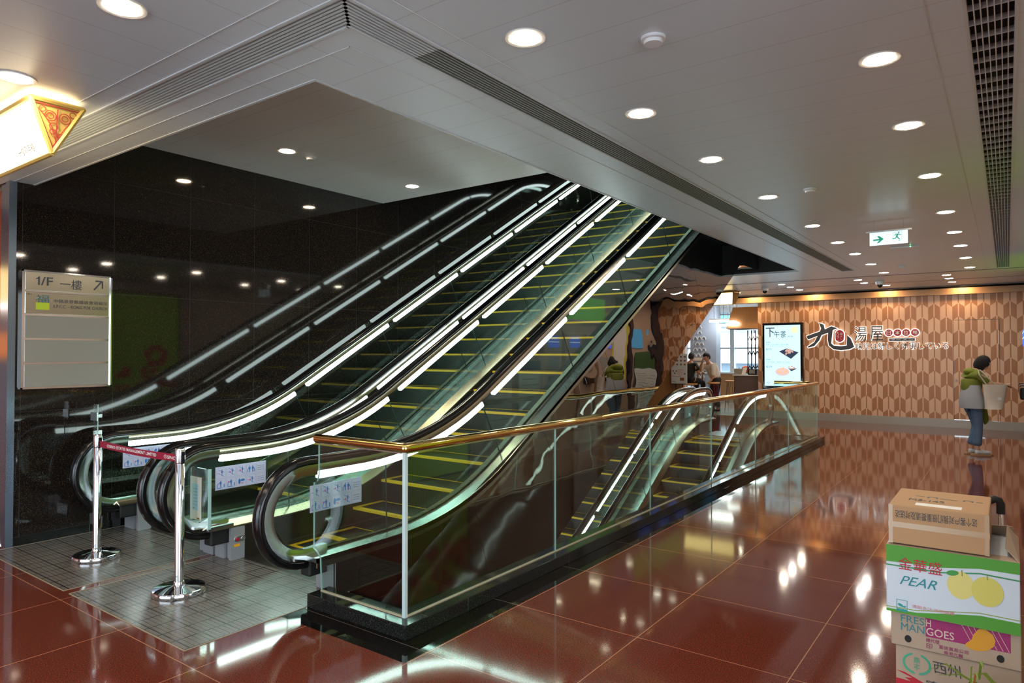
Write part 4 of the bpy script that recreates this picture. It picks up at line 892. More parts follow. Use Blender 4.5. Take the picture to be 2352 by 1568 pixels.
# ------------------------------------------------------------ right-hand wall: things that the polished surfaces mirror
FY = ((0,-1,0),(0,0,1))   # frame on a wall that faces -x
def rf(y, z, x=XR): return ((x, y, z),)+FY
mb = MB(); mb.box(XR-0.05, XR-0.001, 16.65, 17.25, 0, 3.0); mb.box(XR-0.05, XR-0.001, 15.2, 15.45, 0, 3.0); struct('wall_pilaster', mb, P('navy_black_pilaster', (0.012,0.014,0.03), 0.15))
gx = thing('light_box', 'big green light box on the right-hand wall with a crimson garland figure', 'light box', (XR, 6.45, 1.4))
mb = MB(); mb.box(XR-0.06, XR, 5.80, 7.12, 0.02, 2.75); mb.build('lit_face', emit('green_lit_face', (0.22,0.40,0.03), 0.4), gx)
mb = MB(); f_ = rf(7.12, 0, XR-0.06)
for k in range(40):
    a = random.uniform(0, 6.28); q = random.uniform(0.6, 1.0)
    mb.pdisc(0.45+0.22*q*math.cos(a), 1.55+0.20*q*math.sin(a), 0.05, 0.05, f_, 0.003, 0.001+0.0002*k, 8)
for k in range(50): mb.pdisc(random.uniform(0.05, 1.2), random.uniform(0.9, 1.3), 0.06, 0.05, f_, 0.003, 0.001+0.0002*k, 8)
mb.build('garland', emit('crimson_print', (0.30,0.01,0.02), 0.5), gx)
mb = MB(); mb.box(XR-0.065, XR, 5.76, 5.80, 0, 2.8); mb.box(XR-0.065, XR, 7.12, 7.16, 0, 2.8); mb.box(XR-0.065, XR, 5.76, 7.16, 2.75, 2.80); mb.build('frame', M['ink'], gx)
at = thing('bank_fascia', 'green and blue bank fascia over the cash machines on the right-hand wall', 'shop front', (XR, 12.8, 2.6))
mb = MB(); mb.box(XR-0.08, XR-0.002, 12.1, 14.5, 2.36, 2.88); mb.build('fascia_board', emit('green_fascia', (0.10,0.40,0.02), 0.8), at)
mb = MB(); mb.box(XR-0.085, XR-0.08, 11.2, 12.1, 2.36, 2.88); mb.build('blue_board', emit('navy_fascia', (0.02,0.05,0.18), 0.8), at)
mb = MB(); mb.box(XR-0.10, XR-0.002, 11.2, 14.5, 2.30, 2.36); mb.build('fascia_trim', M['white'], at)
mb = MB(); mb.box(XR-0.012, XR-0.001, 11.2, 15.2, 0.0, 2.29); struct('wall_right', mb, P('pale_pink_wall', (0.42,0.30,0.24), 0.4))
for k, y in enumerate((12.05, 12.92, 13.8)):
    t = thing('cash_machine', f'{ORD[k]} cash machine from the camera on the right-hand wall', 'cash machine', (XR-0.1, y, 0), 0, 'cash machines')
    mb = MB(); mb.box(XR-0.18, XR-0.014, y-0.34, y+0.34, 0, 2.05); mb.build('cabinet', P('beige_machine', (0.45,0.34,0.27), 0.35), t, bevel=0.02)
    mb = MB(); mb.box(XR-0.19, XR-0.18, y-0.21, y+0.21, 1.72, 1.97); d = mb.build('screen', emit('blue_screen', (0.03,0.12,0.75), 1.0), t)
    mb = MB(); mb.box(XR-0.192, XR-0.19, y-0.21, y+0.21, 1.83, 1.85); mb.box(XR-0.192, XR-0.19, y-0.15, y+0.15, 1.92, 1.94); mb.build('screen_text', emit('screen_white', (0.7,0.8,1.0), 1.0), d)
    mb = MB(); mb.box(XR-0.26, XR-0.18, y-0.22, y+0.22, 0.95, 1.12); mb.build('keypad', M['blackgloss'], t, bevel=0.02)
    mb = MB(); mb.box(XR-0.19, XR-0.18, y-0.2, y+0.2, 1.25, 1.55); mb.build('dark_panel', M['greyplastic'], t)
def banner(x, y, z0, z1, w_, label, top, bot_, ratio, lines=8):
    t = thing('standing_banner', label, 'banner', (x, y, 0), 0)
    mb = MB(); zm = z0+(z1-z0)*ratio; mb.box(x-0.01, x, y-w_/2, y+w_/2, z0, zm); mb.build('printed_sheet', bot_, t)
    mb = MB(); mb.box(x-0.01, x, y-w_/2, y+w_/2, zm, z1); mb.build('header', top, t)
    mb = MB(); mb.box(x-0.09, x+0.06, y-w_/2, y+w_/2, 0.0, 0.07); mb.tube([(x+0.02, y, 0.07), (x+0.02, y, z1)], 0.01, 8); mb.build('stand', M['steel'], t)
    mb = MB()
    for k in range(lines):
        zz = z0+(zm-z0)*(0.15+0.8*k/lines); mb.box(x-0.012, x-0.01, y-w_*0.38, y+w_*(0.38-0.12*(k % 3)), zz, zz+0.018)
    mb.build('printed_lines', M['greyplastic'], t)
GT, WB, NB = P('dark_green_header', (0.03,0.12,0.05), 0.5), P('pale_blue_sheet', (0.55,0.68,0.74), 0.5), P('navy_header', (0.02,0.04,0.12), 0.5)
banner(XR-0.07, 16.1, 0.07, 1.62, 0.85, 'roll-up banner with a dark green header near the far end of the right-hand wall', GT, WB, 0.75, 12)
banner(XR-0.07, 11.35, 0.07, 1.45, 0.80, 'roll-up banner with a navy header before the first cash machine', NB, P('mint_sheet', (0.60,0.72,0.68), 0.5), 0.85)
banner(XR-0.07, 10.3, 0.07, 1.95, 0.80, 'tall white roll-up banner between the light box and the cash machines', M['white'], M['white'], 0.9)
t = thing('yellow_poster', 'yellow and white poster on the right-hand wall beyond the cash machines', 'poster', (XR, 14.7, 1.8)); mb = MB(); mb.box(XR-0.03, XR-0.02, 14.4, 15.1, 0.9, 2.6); mb.build('sheet', P('poster_yellow', (0.62,0.62,0.06), 0.5), t)
mb = MB(); mb.box(XR-0.032, XR-0.03, 14.5, 14.95, 1.0, 2.4); mb.build('white_field', M['white'], t)
t = thing('blue_poster', 'blue aquarium-like poster high on the right-hand wall near its far end', 'poster', (XR, 16, 2.0)); mb = MB(); mb.box(XR-0.03, XR-0.001, 15.5, 16.3, 1.72, 2.2); mb.build('sheet', emit('poster_blue', (0.05,0.25,0.45), 0.6), t)
# ------------------------------------------------------------ left shop front beyond the anodised corner
mb = MB(); mb.box(-9.0, -6.9, 2.096, 2.10, 0, 3.0); mb.box(-8.3, -8.2, -5, 2.1, 0, 3.0); struct('wall_shop', mb, mat_wood('red_lacquer_panels', (0.22,0.03,0.012), (0.30,0.06,0.02), 'z', 0.2))
t = thing('shop_lightbox', 'warm lit menu box inside the red shop at the left edge', 'sign', (-8.1, 1.8, 2.2)); mb = MB(); mb.box(-8.2, -8.12, 0.8, 2.08, 2.12, 2.45); mb.build('lit_face', emit('amber_lit_face', (1.0,0.62,0.22), 2.2), t)
mb = MB(); mb.box(-8.2, -8.1, 0.8, 2.08, 2.05, 2.085); mb.build('lamp_strip', emit('white_strip', (1.0,0.9,0.8), 6), t)
mb = MB(); mb.box(-8.19, -8.12, 0.8, 2.08, 1.95, 2.05); mb.box(-8.21, -8.10, 0.8, 2.08, 2.45, 2.49); mb.build('frame', M['oak'], t)
t = thing('shop_shelf', 'orange glowing shelf inside the red shop at the left edge', 'shelf', (-8.1, 1.8, 1.6)); mb = MB(); mb.box(-8.2, -7.9, 0.9, 2.08, 1.52, 1.56); mb.build('board', M['oak'], t)
mb = MB(); mb.box(-8.19, -8.12, 0.9, 2.08, 1.56, 1.80); mb.build('glow_panel', emit('orange_glow', (1.0,0.25,0.03), 0.8), t)
# ------------------------------------------------------------ cartons stacked at the lower right
YC = 3.0
def carton(name, label, x0, x1, z0, z1, y0=YC, depth=0.38, mat='card', rz=0.0):
    cx_, cy_ = (x0+x1)/2, y0+depth/2
    t = thing(name, label, 'cardboard box', (cx_, cy_, z0), rz, 'cartons stacked at the lower right')
    W, Hh = (x1-x0)/2, z1-z0; D = depth/2
    mb = MB(); mb.box(-W, W, -D, D, 0, Hh); o = mb.build('carton_body', M[mat], t, local=True, bevel=0.004)
    return t, o, ((-W, -D, 0), (1,0,0), (0,0,1)), 2*W, Hh, D
def ct(par, body, u, v, w_, h_, fr, mat, **k):
    o_, r_, u_ = [Vector(q) for q in fr]; return text('lettering', body, 0.1, (o_+r_*u+u_*v, r_, u_), mat, par, width=w_, height=h_, **k)
WL_zero = lambda o: WL.__setitem__(o.name, Vector((0,0,0)))
# lowest: melon carton
t, o, fr, W, Hh, D = carton('melon_carton', 'lowest visible carton, printed with a green wreath and melon lettering', -0.360, 0.03, 0.282, 0.474, 3.01, 0.36, 'card_grey', 0.0); WL_zero(o)
mb = MB()
for k in range(9):
    a = math.radians(120+k*16); mb.pdisc(0.070+0.043*math.cos(a), 0.135+0.036*math.sin(a), 0.010, 0.004, fr, 0.0005+0.0001*k, rot=a+1.57)
    a = math.radians(60-k*16); mb.pdisc(0.070+0.043*math.cos(a), 0.135+0.036*math.sin(a), 0.010, 0.004, fr, 0.0005+0.0001*k, rot=a+1.57)
mb.build('wreath', P('wreath_green', (0.05,0.36,0.22), 0.5), o)
ct(o, '鼎\n丰', 0.060, 0.112, 0.020, 0.048, fr, P('wreath_green2', (0.05,0.36,0.22), 0.5))
ct(o, '西州', 0.122, 0.118, 0.09, 0.045, fr, M['ink'], bold=0.0005, shear=-0.1); ct(o, '蜜瓜', 0.10, 0.050, 0.11, 0.035, fr, M['ink'], bold=0.0005)
mb = MB(); mb.poly([(0.0,0.096),(0.03,0.094),(0.09,0.070),(0.17,0.062),(0.28,0.058),(0.28,0.015),(0.0,0.015),(0.0,0.066),(0.05,0.064),(0.03,0.074),(0.055,0.078)], fr, 0.0006); mb.build('crimson_flash', M['red'], o)
# mango carton
t, o, fr, W, Hh, D = carton('mango_carton', 'second carton from below, printed in purple and teal with an orange mango', -0.374, 0.030, 0.477, 0.606, 3.0, 0.37, 'card_grey', 0.0); WL_zero(o)
PU = P('purple_print', (0.30,0.02,0.13), 0.5); TE = P('teal_print2', (0.03,0.20,0.24), 0.5); CR = P('cream_lettering', (0.62,0.52,0.44), 0.6)
mb = MB(); mb.poly([(0.115,0.055),(0.374,0.058),(0.374,Hh),(0.115,Hh)], fr, 0.0006); mb.build('purple_field', PU, o)
ct(o, 'FRES', 0.034, 0.094, 0.077, 0.026, fr, TE); ct(o, 'MAN', 0.034, 0.062, 0.077, 0.028, fr, TE)
ct(o, 'H', 0.117, 0.094, 0.015, 0.026, fr, CR, bold=0.0008, off=0.0012); ct(o, 'GOES', 0.117, 0.062, 0.088, 0.028, fr, CR, bold=0.0008, off=0.0012)
ct(o, '總代理', 0.116, 0.036, 0.043, 0.015, fr, PU); ct(o, '印', 0.116, 0.012, 0.020, 0.020, fr, PU); ct(o, '富信貿易公司', 0.157, 0.021, 0.092, 0.014, fr, PU); ct(o, '香港九龍', 0.172, 0.004, 0.06, 0.013, fr, PU)
mb = MB(); mb.poly([(0.240,0.060),(0.258,0.078),(0.265,0.100),(0.280,0.122),(0.300,0.126),(0.322,0.112),(0.330,0.090),(0.324,0.068),(0.305,0.050),(0.278,0.042),(0.252,0.044),(0.240,0.052)], fr, 0.0008, 0.0008); mb.build('mango_print', P('mango_orange', (0.62,0.30,0.02), 0.5), o)
for k in range(7): mb = MB(); mb.pline([(0.228+0.018*k, Hh-0.001), (0.262+0.018*k, 0.060)], 0.0016, fr, 0.0005, 0.0007); mb.build('stripe', CR, o)
mb = MB(); mb.pdisc(0.057, 0.032, 0.0115, 0.0135, fr, 0.0012, 0.0); mb.build('hand_hole', M['black'], o); mb = MB(); mb.pdisc(0.344, 0.031, 0.0115, 0.0135, fr, 0.0012, 0.0); mb.build('hand_hole', M['black'], o)
# pear carton
t, o, fr, W, Hh, D = carton('pear_carton', 'white and green pear carton with two yellow pears, third from below', -0.387, 0.029, 0.607, 0.862, 2.985, 0.42, 'card_white', 0.0); WL_zero(o)
mb = MB(); mb.poly([(0,0),(W,0),(W,0.044),(0.30,0.046),(0.20,0.030),(0.10,0.012),(0,0.010)], fr, 0.0006)
mb.poly([(0,Hh),(W,Hh),(W,0.214),(0.30,0.214),(0.18,0.196),(0,0.190)], fr, 0.0006); mb.build('green_bands', P('leaf_green', (0.07,0.30,0.03), 0.45), o)
mb = MB(); mb.pline([(0,0.178),(0.18,0.178),(0.30,0.197),(W,0.192)], 0.005, fr, 0.0005, 0.0004); mb.build('wave_line', P('dark_leaf_green', (0.04,0.25,0.10), 0.45), o)
mb = MB(); mb.pline([(0,0.018),(0.10,0.020),(0.20,0.039),(0.30,0.055),(W,0.053)], 0.003, fr, 0.0005, 0.0004); mb.build('wave_line', P('olive_line', (0.25,0.35,0.05), 0.45), o)
ct(o, '金華盛', 0.042, 0.166, 0.142, 0.048, fr, M['red'], bold=0.0, off=0.0012)
ct(o, 'PEAR', 0.046, 0.110, 0.122, 0.034, fr, P('teal_script', (0.02,0.24,0.28), 0.5), shear=0.4, off=0.0012)
ct(o, '清甜多汁,天然健康', 0.086, 0.028, 0.135, 0.013, fr, P('faded_red', (0.62,0.25,0.28), 0.5), off=0.0012)
mb = MB(); mb.pdisc(0.241, 0.143, 0.042, 0.050, fr, 0.0006, 0.0008, 26); mb.build('pear_print', P('pear_yellow', (0.66,0.60,0.20), 0.5), o)
mb = MB(); mb.pdisc(0.321, 0.136, 0.048, 0.053, fr, 0.0006, 0.0015, 26); mb.build('pear_print', P('pear_yellow2', (0.60,0.56,0.13), 0.5), o)
mb = MB(); mb.pdisc(0.216, 0.184, 0.020, 0.010, fr, 0.0006, 0.0016, 14, rot=0.2); mb.build('pear_leaf', P('dark_leaf', (0.05,0.28,0.06), 0.5), o)
for u in (0.246, 0.322): mb = MB(); mb.pline([(u,0.178),(u-0.001,0.200)], 0.003, fr, 0.0006, 0.0018); mb.build('pear_stalk', P('stalk_green', (0.20,0.25,0.06), 0.5), o)
mb = MB(); mb.pline([(0.035,0.008),(0.070,0.008),(0.070,0.050),(0.035,0.050),(0.035,0.008)], 0.0015, fr, 0.0006, 0.0008); mb.prect(0.035,0.070,0.008,0.016,fr,0.0006,0.0008); mb.pdisc(0.048,0.030,0.010,0.005,fr,0.0006,0.0008,12,rot=-0.4); mb.pdisc(0.061,0.026,0.006,0.003,fr,0.0006,0.0008,12,rot=0.3); mb.build('leaf_mark', P('teal_mark', (0.02,0.30,0.30), 0.5), o)
for vs in ([(-W/2,-D,Hh),(W/2,-D,Hh),(W/2-0.02,-D+0.06,Hh+0.004),(-W/2+0.01,-D+0.05,Hh+0.003)], [(W/2,-D,Hh),(W/2,D,Hh),(W/2-0.035,D-0.03,Hh+0.05),(W/2-0.04,-D+0.08,Hh+0.03)], [(W/2,D,Hh),(-W/2,D,Hh),(-W/2+0.02,D-0.02,Hh+0.03),(W/2-0.02,D-0.02,Hh+0.045)]):
    mb = MB(); mb.add(vs, [(0,1,2,3)]); fo = mb.build('open_flap', M['card_grey'], t, local=True); sm = fo.modifiers.new('solid', 'SOLIDIFY'); sm.thickness = 0.003
# parcel on top
t, o, fr, W, Hh, D = carton('taped_parcel', 'brown parcel taped with clear tape on top of the carton stack', -0.378, -0.058, 0.868, 1.016, 2.995, 0.385, 'card', 0.0); WL_zero(o)
ct(o, '这个客户对我们很重要请及时送达', 0.022, 0.098, 0.262, 0.030, fr, M['ink'], flip=True)
tf = ((-W/2, -D, Hh), (1,0,0), (0,1,0))
ct(o, 'MS-142', 0.055, 0.125, 0.12, 0.040, tf, M['ink'])
mb = MB(); mb.prect(0.085, 0.235, 0.035, 0.085, tf, 0.0008); o2 = tag(mb.build('address_label', M['paper'], o), 'white address label'); WL_zero(o2)
mb = MB(); mb.pline([(0.07,0.232),(0.10,0.232)], 0.006, tf, 0.0006); mb.pline([(0.115,0.212),(0.115,0.238),(0.145,0.238),(0.145,0.212)], 0.007, tf, 0.0006); mb.pline([(0.155,0.218),(0.215,0.218)], 0.007, tf, 0.0006); mb.pline([(0.235,0.216),(0.235,0.238),(0.262,0.238),(0.262,0.216)], 0.007, tf, 0.0006); mb.pline([(0.275,0.225),(0.297,0.225)], 0.006, tf, 0.0006); mb.build('print_marks', M['ink'], o)
TPM = P('clear_tape', (0.47,0.34,0.22), 0.16, spec=0.8)
mb = MB(); mb.prect(-0.001, W+0.001, 0.062, 0.083, fr, 0.0006); mb.build('tape', TPM, o); mb = MB(); mb.prect(0.0, 0.014, 0.0, Hh, fr, 0.0004); mb.build('tape', TPM, o); mb = MB(); mb.prect(W-0.014, W, 0, Hh, fr, 0.0004); mb.build('tape', TPM, o)
# luggage trolley behind the cartons
t = thing('luggage_trolley', 'folding luggage trolley carrying the cartons, black grip showing behind the parcel', 'trolley', (-0.17, 3.47, 0))
for x in (-0.028, -0.32): mb = MB(); mb.tube([(x, 3.47, 0.08), (x, 3.47, 0.96)], 0.009, 12); mb.build('tube', M['chrome'], t, smooth=True)
mb = MB(); mb.tube([(-0.028, 3.47, 0.935), (-0.028, 3.47, 0.975), (-0.034, 3.47, 0.990), (-0.048, 3.47, 0.995), (-0.075, 3.47, 0.978), (-0.12, 3.47, 0.962), (-0.26, 3.47, 0.962), (-0.30, 3.47, 0.958), (-0.32, 3.47, 0.92)], 0.0155, 12); mb.build('grip', M['black'], t, smooth=True)
mb = MB(); mb.box(-0.36, 0.04, 3.02, 3.40, 0.055, 0.075); mb.build('platform', M['greyplastic'], t)
for x in (-0.36, 0.06): mb = MB(); mb.tube([(x-0.02, 3.48, 0.06), (x+0.02, 3.48, 0.06)], 0.06, 18); mb.build('wheel', M['black'], t, smooth=True)
t, o, fr, W, Hh, D = carton('plain_carton', 'plain carton at the very bottom of the stack below the frame', -0.34, 0.03, 0.078, 0.279, 3.03, 0.36, 'card_grey', 0.0)
# dried plant bundle leaning in front of the cartons
t = thing('plant_bundle', 'tangle of long green and orange leaves in front of the lowest carton', 'plant', (-0.03, 2.80, 0))
mb = MB(); rg = random.Random(5)
for k in range(70):
    x, y = rg.uniform(-0.14, 0.16), rg.uniform(2.78, 2.90); z0 = rg.uniform(0.36, 0.47); a = rg.uniform(-0.5, 3.6); L_ = rg.uniform(0.05, 0.15); w_ = rg.uniform(0.002, 0.005)
    dx, dz = math.cos(a)*L_, abs(math.sin(a))*L_*0.7; bend = rg.uniform(0.0, 0.04)
    p = [(x, y, z0), (x+dx*0.5, y-0.02, z0+dz*0.75+0.01), (x+dx, y-0.03, z0+dz-bend)]
    for (p0, p1), (wa, wb) in zip(zip(p[:-1], p[1:]), ((w_, w_), (w_, 0.0006))): mb.add([(p0[0]-wa,p0[1],p0[2]-wa),(p0[0]+wa,p0[1],p0[2]+wa),(p1[0]+wb,p1[1],p1[2]+wb),(p1[0]-wb,p1[1],p1[2]-wb),], [(0,1,2,3)], 0 if rg.random() < 0.85 else 1)
lf_ = mb.build('leaves', [P('leaf_blade', (0.16,0.24,0.03), 0.5), P('dry_orange_leaf', (0.45,0.14,0.02), 0.5)], t); sm = lf_.modifiers.new('solid', 'SOLIDIFY'); sm.thickness = 0.001
mb = MB(); mb.lathe([(0.10, 0.0), (0.13, 0.02), (0.14, 0.36), (0.13, 0.40), (0.10, 0.405)], (0.01, 2.845, 0), 20); mb.build('bundle_bag', M['oak'], t, smooth=True)
# ------------------------------------------------------------ people
def skin(name, joints, edges, mat, parent, root=0, sub=2, mats=None):
    """one continuous surface grown round a skeleton: joints = [(x, y, z, rx[, ry])]"""
    me = bpy.data.meshes.new(name); me.from_pydata([j[:3] for j in joints], edges, [])
    o = bpy.data.objects.new(name, me); COL.objects.link(o)
    md = o.modifiers.new('skin', 'SKIN'); md.use_smooth_shade = True
    ly = me.skin_vertices[0].data if me.skin_vertices else None
    if ly is None:
        bm = bmesh.new(); bm.from_mesh(me); bm.verts.layers.skin.verify(); bm.to_mesh(me); bm.free(); ly = me.skin_vertices[0].data
    for i, j in enumerate(joints):
        ly[i].radius = (j[3], j[4] if len(j) > 4 else j[3]); ly[i].use_root = (i == root)
    sb = o.modifiers.new('sub', 'SUBSURF'); sb.levels = sub; sb.render_levels = sub
    dg = bpy.context.evaluated_depsgraph_get(); m2 = bpy.data.meshes.new_from_object(o.evaluated_get(dg), depsgraph=dg)
    bpy.data.objects.remove(o); bpy.data.meshes.remove(me)
    m2.name = name; m2.materials.clear(); m2.materials.append(mat)
    m2.polygons.foreach_set('use_smooth', [True]*len(m2.polygons))
    o = bpy.data.objects.new(name, m2); COL.objects.link(o)
    if parent: o.parent = parent
    WL[o.name] = Vector((0,0,0)); return o
def chain(J, E, pts, start=None):
    prev = start
    for p in pts:
        J.append(p); i = len(J)-1
        if prev is not None: E.append((prev, i))
        prev = i
    return prev
def hand(J, E, wi, wrist, d, up, curl=0.25, s=1.0):
    """palm, four bent fingers of different lengths and a thumb leaving the side of the palm"""
    w = Vector(wrist); d = Vector(d).normalized(); side = Vector(up).cross(d).normalized(); nrm = d.cross(side).normalized()
    pm = w+d*0.045*s; J.append((*pm, 0.026*s, 0.015*s)); E.append((wi, len(J)-1)); pi_ = len(J)-1
    for k, (o_, l_) in enumerate(((-0.027, 0.066), (-0.009, 0.076), (0.009, 0.071), (0.026, 0.056))):
        a = w+d*0.085*s+side*o_*s; b = a+(d-nrm*curl).normalized()*l_*0.5*s; c = b+(d-nrm*curl*2.6).normalized()*l_*0.5*s
        chain(J, E, [(*a, 0.0095*s), (*b, 0.0085*s), (*c, 0.0068*s)], pi_)
    a = w+d*0.035*s-side*0.030*s; b = a+(d*0.8-side*0.6-nrm*0.3).normalized()*0.035*s; c = b+(d-nrm*0.3).normalized()*0.026*s
    chain(J, E, [(*a, 0.011*s), (*b, 0.0095*s), (*c, 0.0075*s)], pi_)
def head(parent, c, fwd, pitch, skinm, hairm, style, s=1.0, tilt=0.0):
    """head with nose, brow, lips, ears and eyes; x forward; returns nothing, parts hang on parent"""
    R_ = Matrix.Rotation(fwd, 4, 'Z') @ Matrix.Rotation(pitch, 4, 'Y') @ Matrix.Rotation(tilt, 4, 'X'); c = Vector(c)
    bm = bmesh.new(); bmesh.ops.create_uvsphere(bm, u_segments=28, v_segments=20, radius=1.0)
    for v in bm.verts:
        x, y, z = v.co
        k = 1.0-0.26*max(0, -z)**1.4                       # narrower jaw
        X, Y, Z = x*0.096*(1-0.10*max(0,-z)), y*0.074*k, z*0.118
        if x > 0:
            X += 0.022*math.exp(-((y/0.16)**2))*math.exp(-(((z+0.16)/0.17)**2))     # nose
            X += 0.006*math.exp(-((y/0.30)**2))*math.exp(-(((z+0.55)/0.09)**2))     # lips
            X += 0.008*math.exp(-((y/0.26)**2))*math.exp(-(((z+0.86)/0.16)**2))     # chin
            X -= 0.007*(math.exp(-(((y-0.42)/0.20)**2))+math.exp(-(((y+0.42)/0.20)**2)))*math.exp(-(((z-0.08)/0.12)**2))  # eye sockets
        else: X *= 1.06
        v.co = (X, Y, Z)
    for sd in (-1, 1):
        e = bmesh.ops.create_uvsphere(bm, u_segments=10, v_segments=8, radius=1.0)
        for v in e['verts']: v.co = (v.co.x*0.018-0.004, v.co.y*0.009+sd*0.077, v.co.z*0.030-0.012)
    for v in bm.verts: v.co = R_ @ (v.co*s) + c
    me = bpy.data.meshes.new('head'); bm.to_mesh(me); bm.free(); me.materials.append(skinm); me.polygons.foreach_set('use_smooth', [True]*len(me.polygons))
    h = bpy.data.objects.new('head', me); COL.objects.link(h); h.parent = parent; WL[h.name] = Vector((0,0,0))
    for sd in (-1, 1):
        mb = MB(); p = R_ @ Vector((0.086*s, sd*0.031*s, 0.010*s)) + c; mb.ball(p, 0.008*s, 0.011*s, 0.005*s, 12); q = R_ @ Vector((0.094*s, sd*0.031*s, 0.010*s)) + c; mb.ball(q, 0.003*s, 0.0055*s, 0.005*s, 8, 1)
        mb.build('eye', [M['white'], M['ink']], h, local=True, smooth=True)
    mb = MB(); p = [R_ @ Vector((0.0905*s, y*s, -0.062*s)) + c for y in (-0.022, 0.022)]; mb.tube([p[0], R_ @ Vector((0.101*s, 0, -0.061*s)) + c, p[1]], [0.002*s, 0.005*s, 0.002*s], 8); mb.build('mouth', P('lips', (0.32,0.09,0.075), 0.4), h, local=True)
    mb = MB()
    for sd in (-1, 1): mb.tube([R_ @ Vector((0.088*s, sd*0.016*s, 0.030*s)) + c, R_ @ Vector((0.088*s, sd*0.032*s, 0.035*s)) + c, R_ @ Vector((0.078*s, sd*0.047*s, 0.030*s)) + c], 0.003*s, 6)
    mb.build('eyebrow', hairm, h, local=True)
    bm = bmesh.new(); bmesh.ops.create_uvsphere(bm, u_segments=32, v_segments=22, radius=1.0); rg = random.Random(11)
    for v in list(bm.verts):
        x, y, z = v.co; n = 1+0.02*math.sin(9*y+4*x)+0.015*rg.uniform(-1, 1)
        if style == 'short':
            X, Y, Z = x*0.108*n-0.006, y*0.084*n, z*0.130*n+0.006
            lim = 0.035 if x > 0.25 else (-0.02 if x > -0.2 else -0.06)
            if Z < lim: Z = lim+(Z-lim)*0.12; X *= 0.93; Y *= 0.93
        else:       # chin-length bob, open in front of the face
            X, Y, Z = x*0.114*n-0.010, y*0.094*n, z*0.130*n+0.010
            if z < 0: Z = z*0.150
            if x > 0.42 and z < 0.42:
                if abs(y) < 0.80: X *= 0.55; Y *= 0.6; Z = max(Z, -0.02)
            elif x > 0.1 and z < 0.1: X = min(X, 0.035)
        v.co = (X, Y, Z)
    for v in bm.verts: v.co = R_ @ (v.co*s) + c
    me = bpy.data.meshes.new('hair'); bm.to_mesh(me); bm.free(); me.materials.append(hairm); me.polygons.foreach_set('use_smooth', [True]*len(me.polygons))
    o = bpy.data.objects.new('hair', me); COL.objects.link(o); o.parent = parent; WL[o.name] = Vector((0,0,0))
SKIN_ = P('skin_light', (0.56,0.32,0.22), 0.5); SKIN_T = P('skin_tan', (0.46,0.23,0.14), 0.5); HAIR = P('black_hair', (0.008,0.007,0.007), 0.55, spec=0.3)
_p, _x, _y, _z = coords(HAIR); _m = N(HAIR, 'ShaderNodeMapping'); L(HAIR, _p, _m.inputs[0]); _m.inputs['Scale'].default_value = (90, 90, 10); bump(HAIR, noise(HAIR, _m.outputs[0], 3, 4), 0.8, 0.01)
def denim():
    m = P('blue_denim', (0.06,0.12,0.22), 0.8); pos, x, y, z = coords(m)
    L(m, mix_(m, noise(m, pos, 60, 4), (0.045,0.085,0.17), (0.12,0.19,0.31)), B(m).inputs['Base Color']); return m
# woman reading a leaflet, local x = the way she faces
w = thing('person', 'woman in green top, grey apron skirt and jeans reading a leaflet before the chevron wall', 'person', (-0.42, 13.0, 0), math.atan2(0.59, 0.807)-0.05)
J = []; E = []
pel = chain(J, E, [(-0.03, 0, 0.86, 0.09, 0.10)]); ch_ = chain(J, E, [(-0.045, 0, 1.00, 0.08, 0.10), (-0.045, 0, 1.16, 0.08, 0.11), (-0.015, 0, 1.26, 0.055, 0.09)], pel); nk = chain(J, E, [(0.035, 0, 1.335, 0.045), (0.075, 0, 1.385, 0.045)], ch_)
for sd, (sh, el, wr, hd) in {1: ((-0.02, 0.145, 1.255), (0.10, 0.20, 1.10), (0.33, 0.13, 1.105), (1,-0.15,-0.05)), -1: ((-0.02, -0.145, 1.255), (0.10, -0.20, 1.12), (0.36, -0.11, 1.11), (1, 0.12, -0.12))}.items():
    a = chain(J, E, [(*sh, 0.052), (*[(sh[i]+el[i])/2 for i in range(3)], 0.044), (*el, 0.038), (*[(el[i]*0.5+wr[i]*0.5) for i in range(3)], 0.034), (*wr, 0.024)], ch_)
    hand(J, E, a, wr, hd, (0,0,1), 0.45)
for sd, (kn, an) in {1: ((0.07, 0.075, 0.46), (-0.02, 0.085, 0.085)), -1: ((0.00, -0.075, 0.455), (-0.02, -0.08, 0.085))}.items():
    a = chain(J, E, [(-0.03, sd*0.075, 0.80, 0.078), ((-0.03+kn[0])/2, sd*0.078, 0.63, 0.068), (*kn, 0.052), ((kn[0]+an[0])/2-0.01, kn[1], 0.27, 0.048), (*an, 0.032), (an[0]+0.09, an[1], 0.035, 0.032, 0.028), (an[0]+0.16, an[1], 0.028, 0.028, 0.02)], pel)
skin('body', J, E, SKIN_, w)
J = []; E = []
pel = chain(J, E, [(-0.04, 0, 0.95, 0.135, 0.150)]); ch_ = chain(J, E, [(-0.05, 0, 1.08, 0.132, 0.160), (-0.050, 0, 1.19, 0.132, 0.172), (-0.015, 0, 1.275, 0.115, 0.17)], pel); chain(J, E, [(0.015, 0, 1.32, 0.065, 0.07)], ch_)
chain(J, E, [(-0.09, 0, 1.30, 0.06, 0.09)], ch_)
for sd in (1, -1): chain(J, E, [(-0.02, sd*0.15, 1.255, 0.066), (0.035, sd*0.178, 1.19, 0.062), (0.085, sd*0.198, 1.13, 0.058)], ch_)
skin('top', J, E, P('olive_green_knit', (0.17,0.20,0.025), 0.8), w)
mb = MB(); vs = []; fs = []; rings = [(1.10,0.110,0.150,-0.05),(1.02,0.125,0.165,-0.055),(0.93,0.150,0.185,-0.055),(0.82,0.165,0.200,-0.05),(0.735,0.160,0.205,-0.045),(0.735,0.150,0.195,-0.045),(0.82,0.150,0.19,-0.05)]
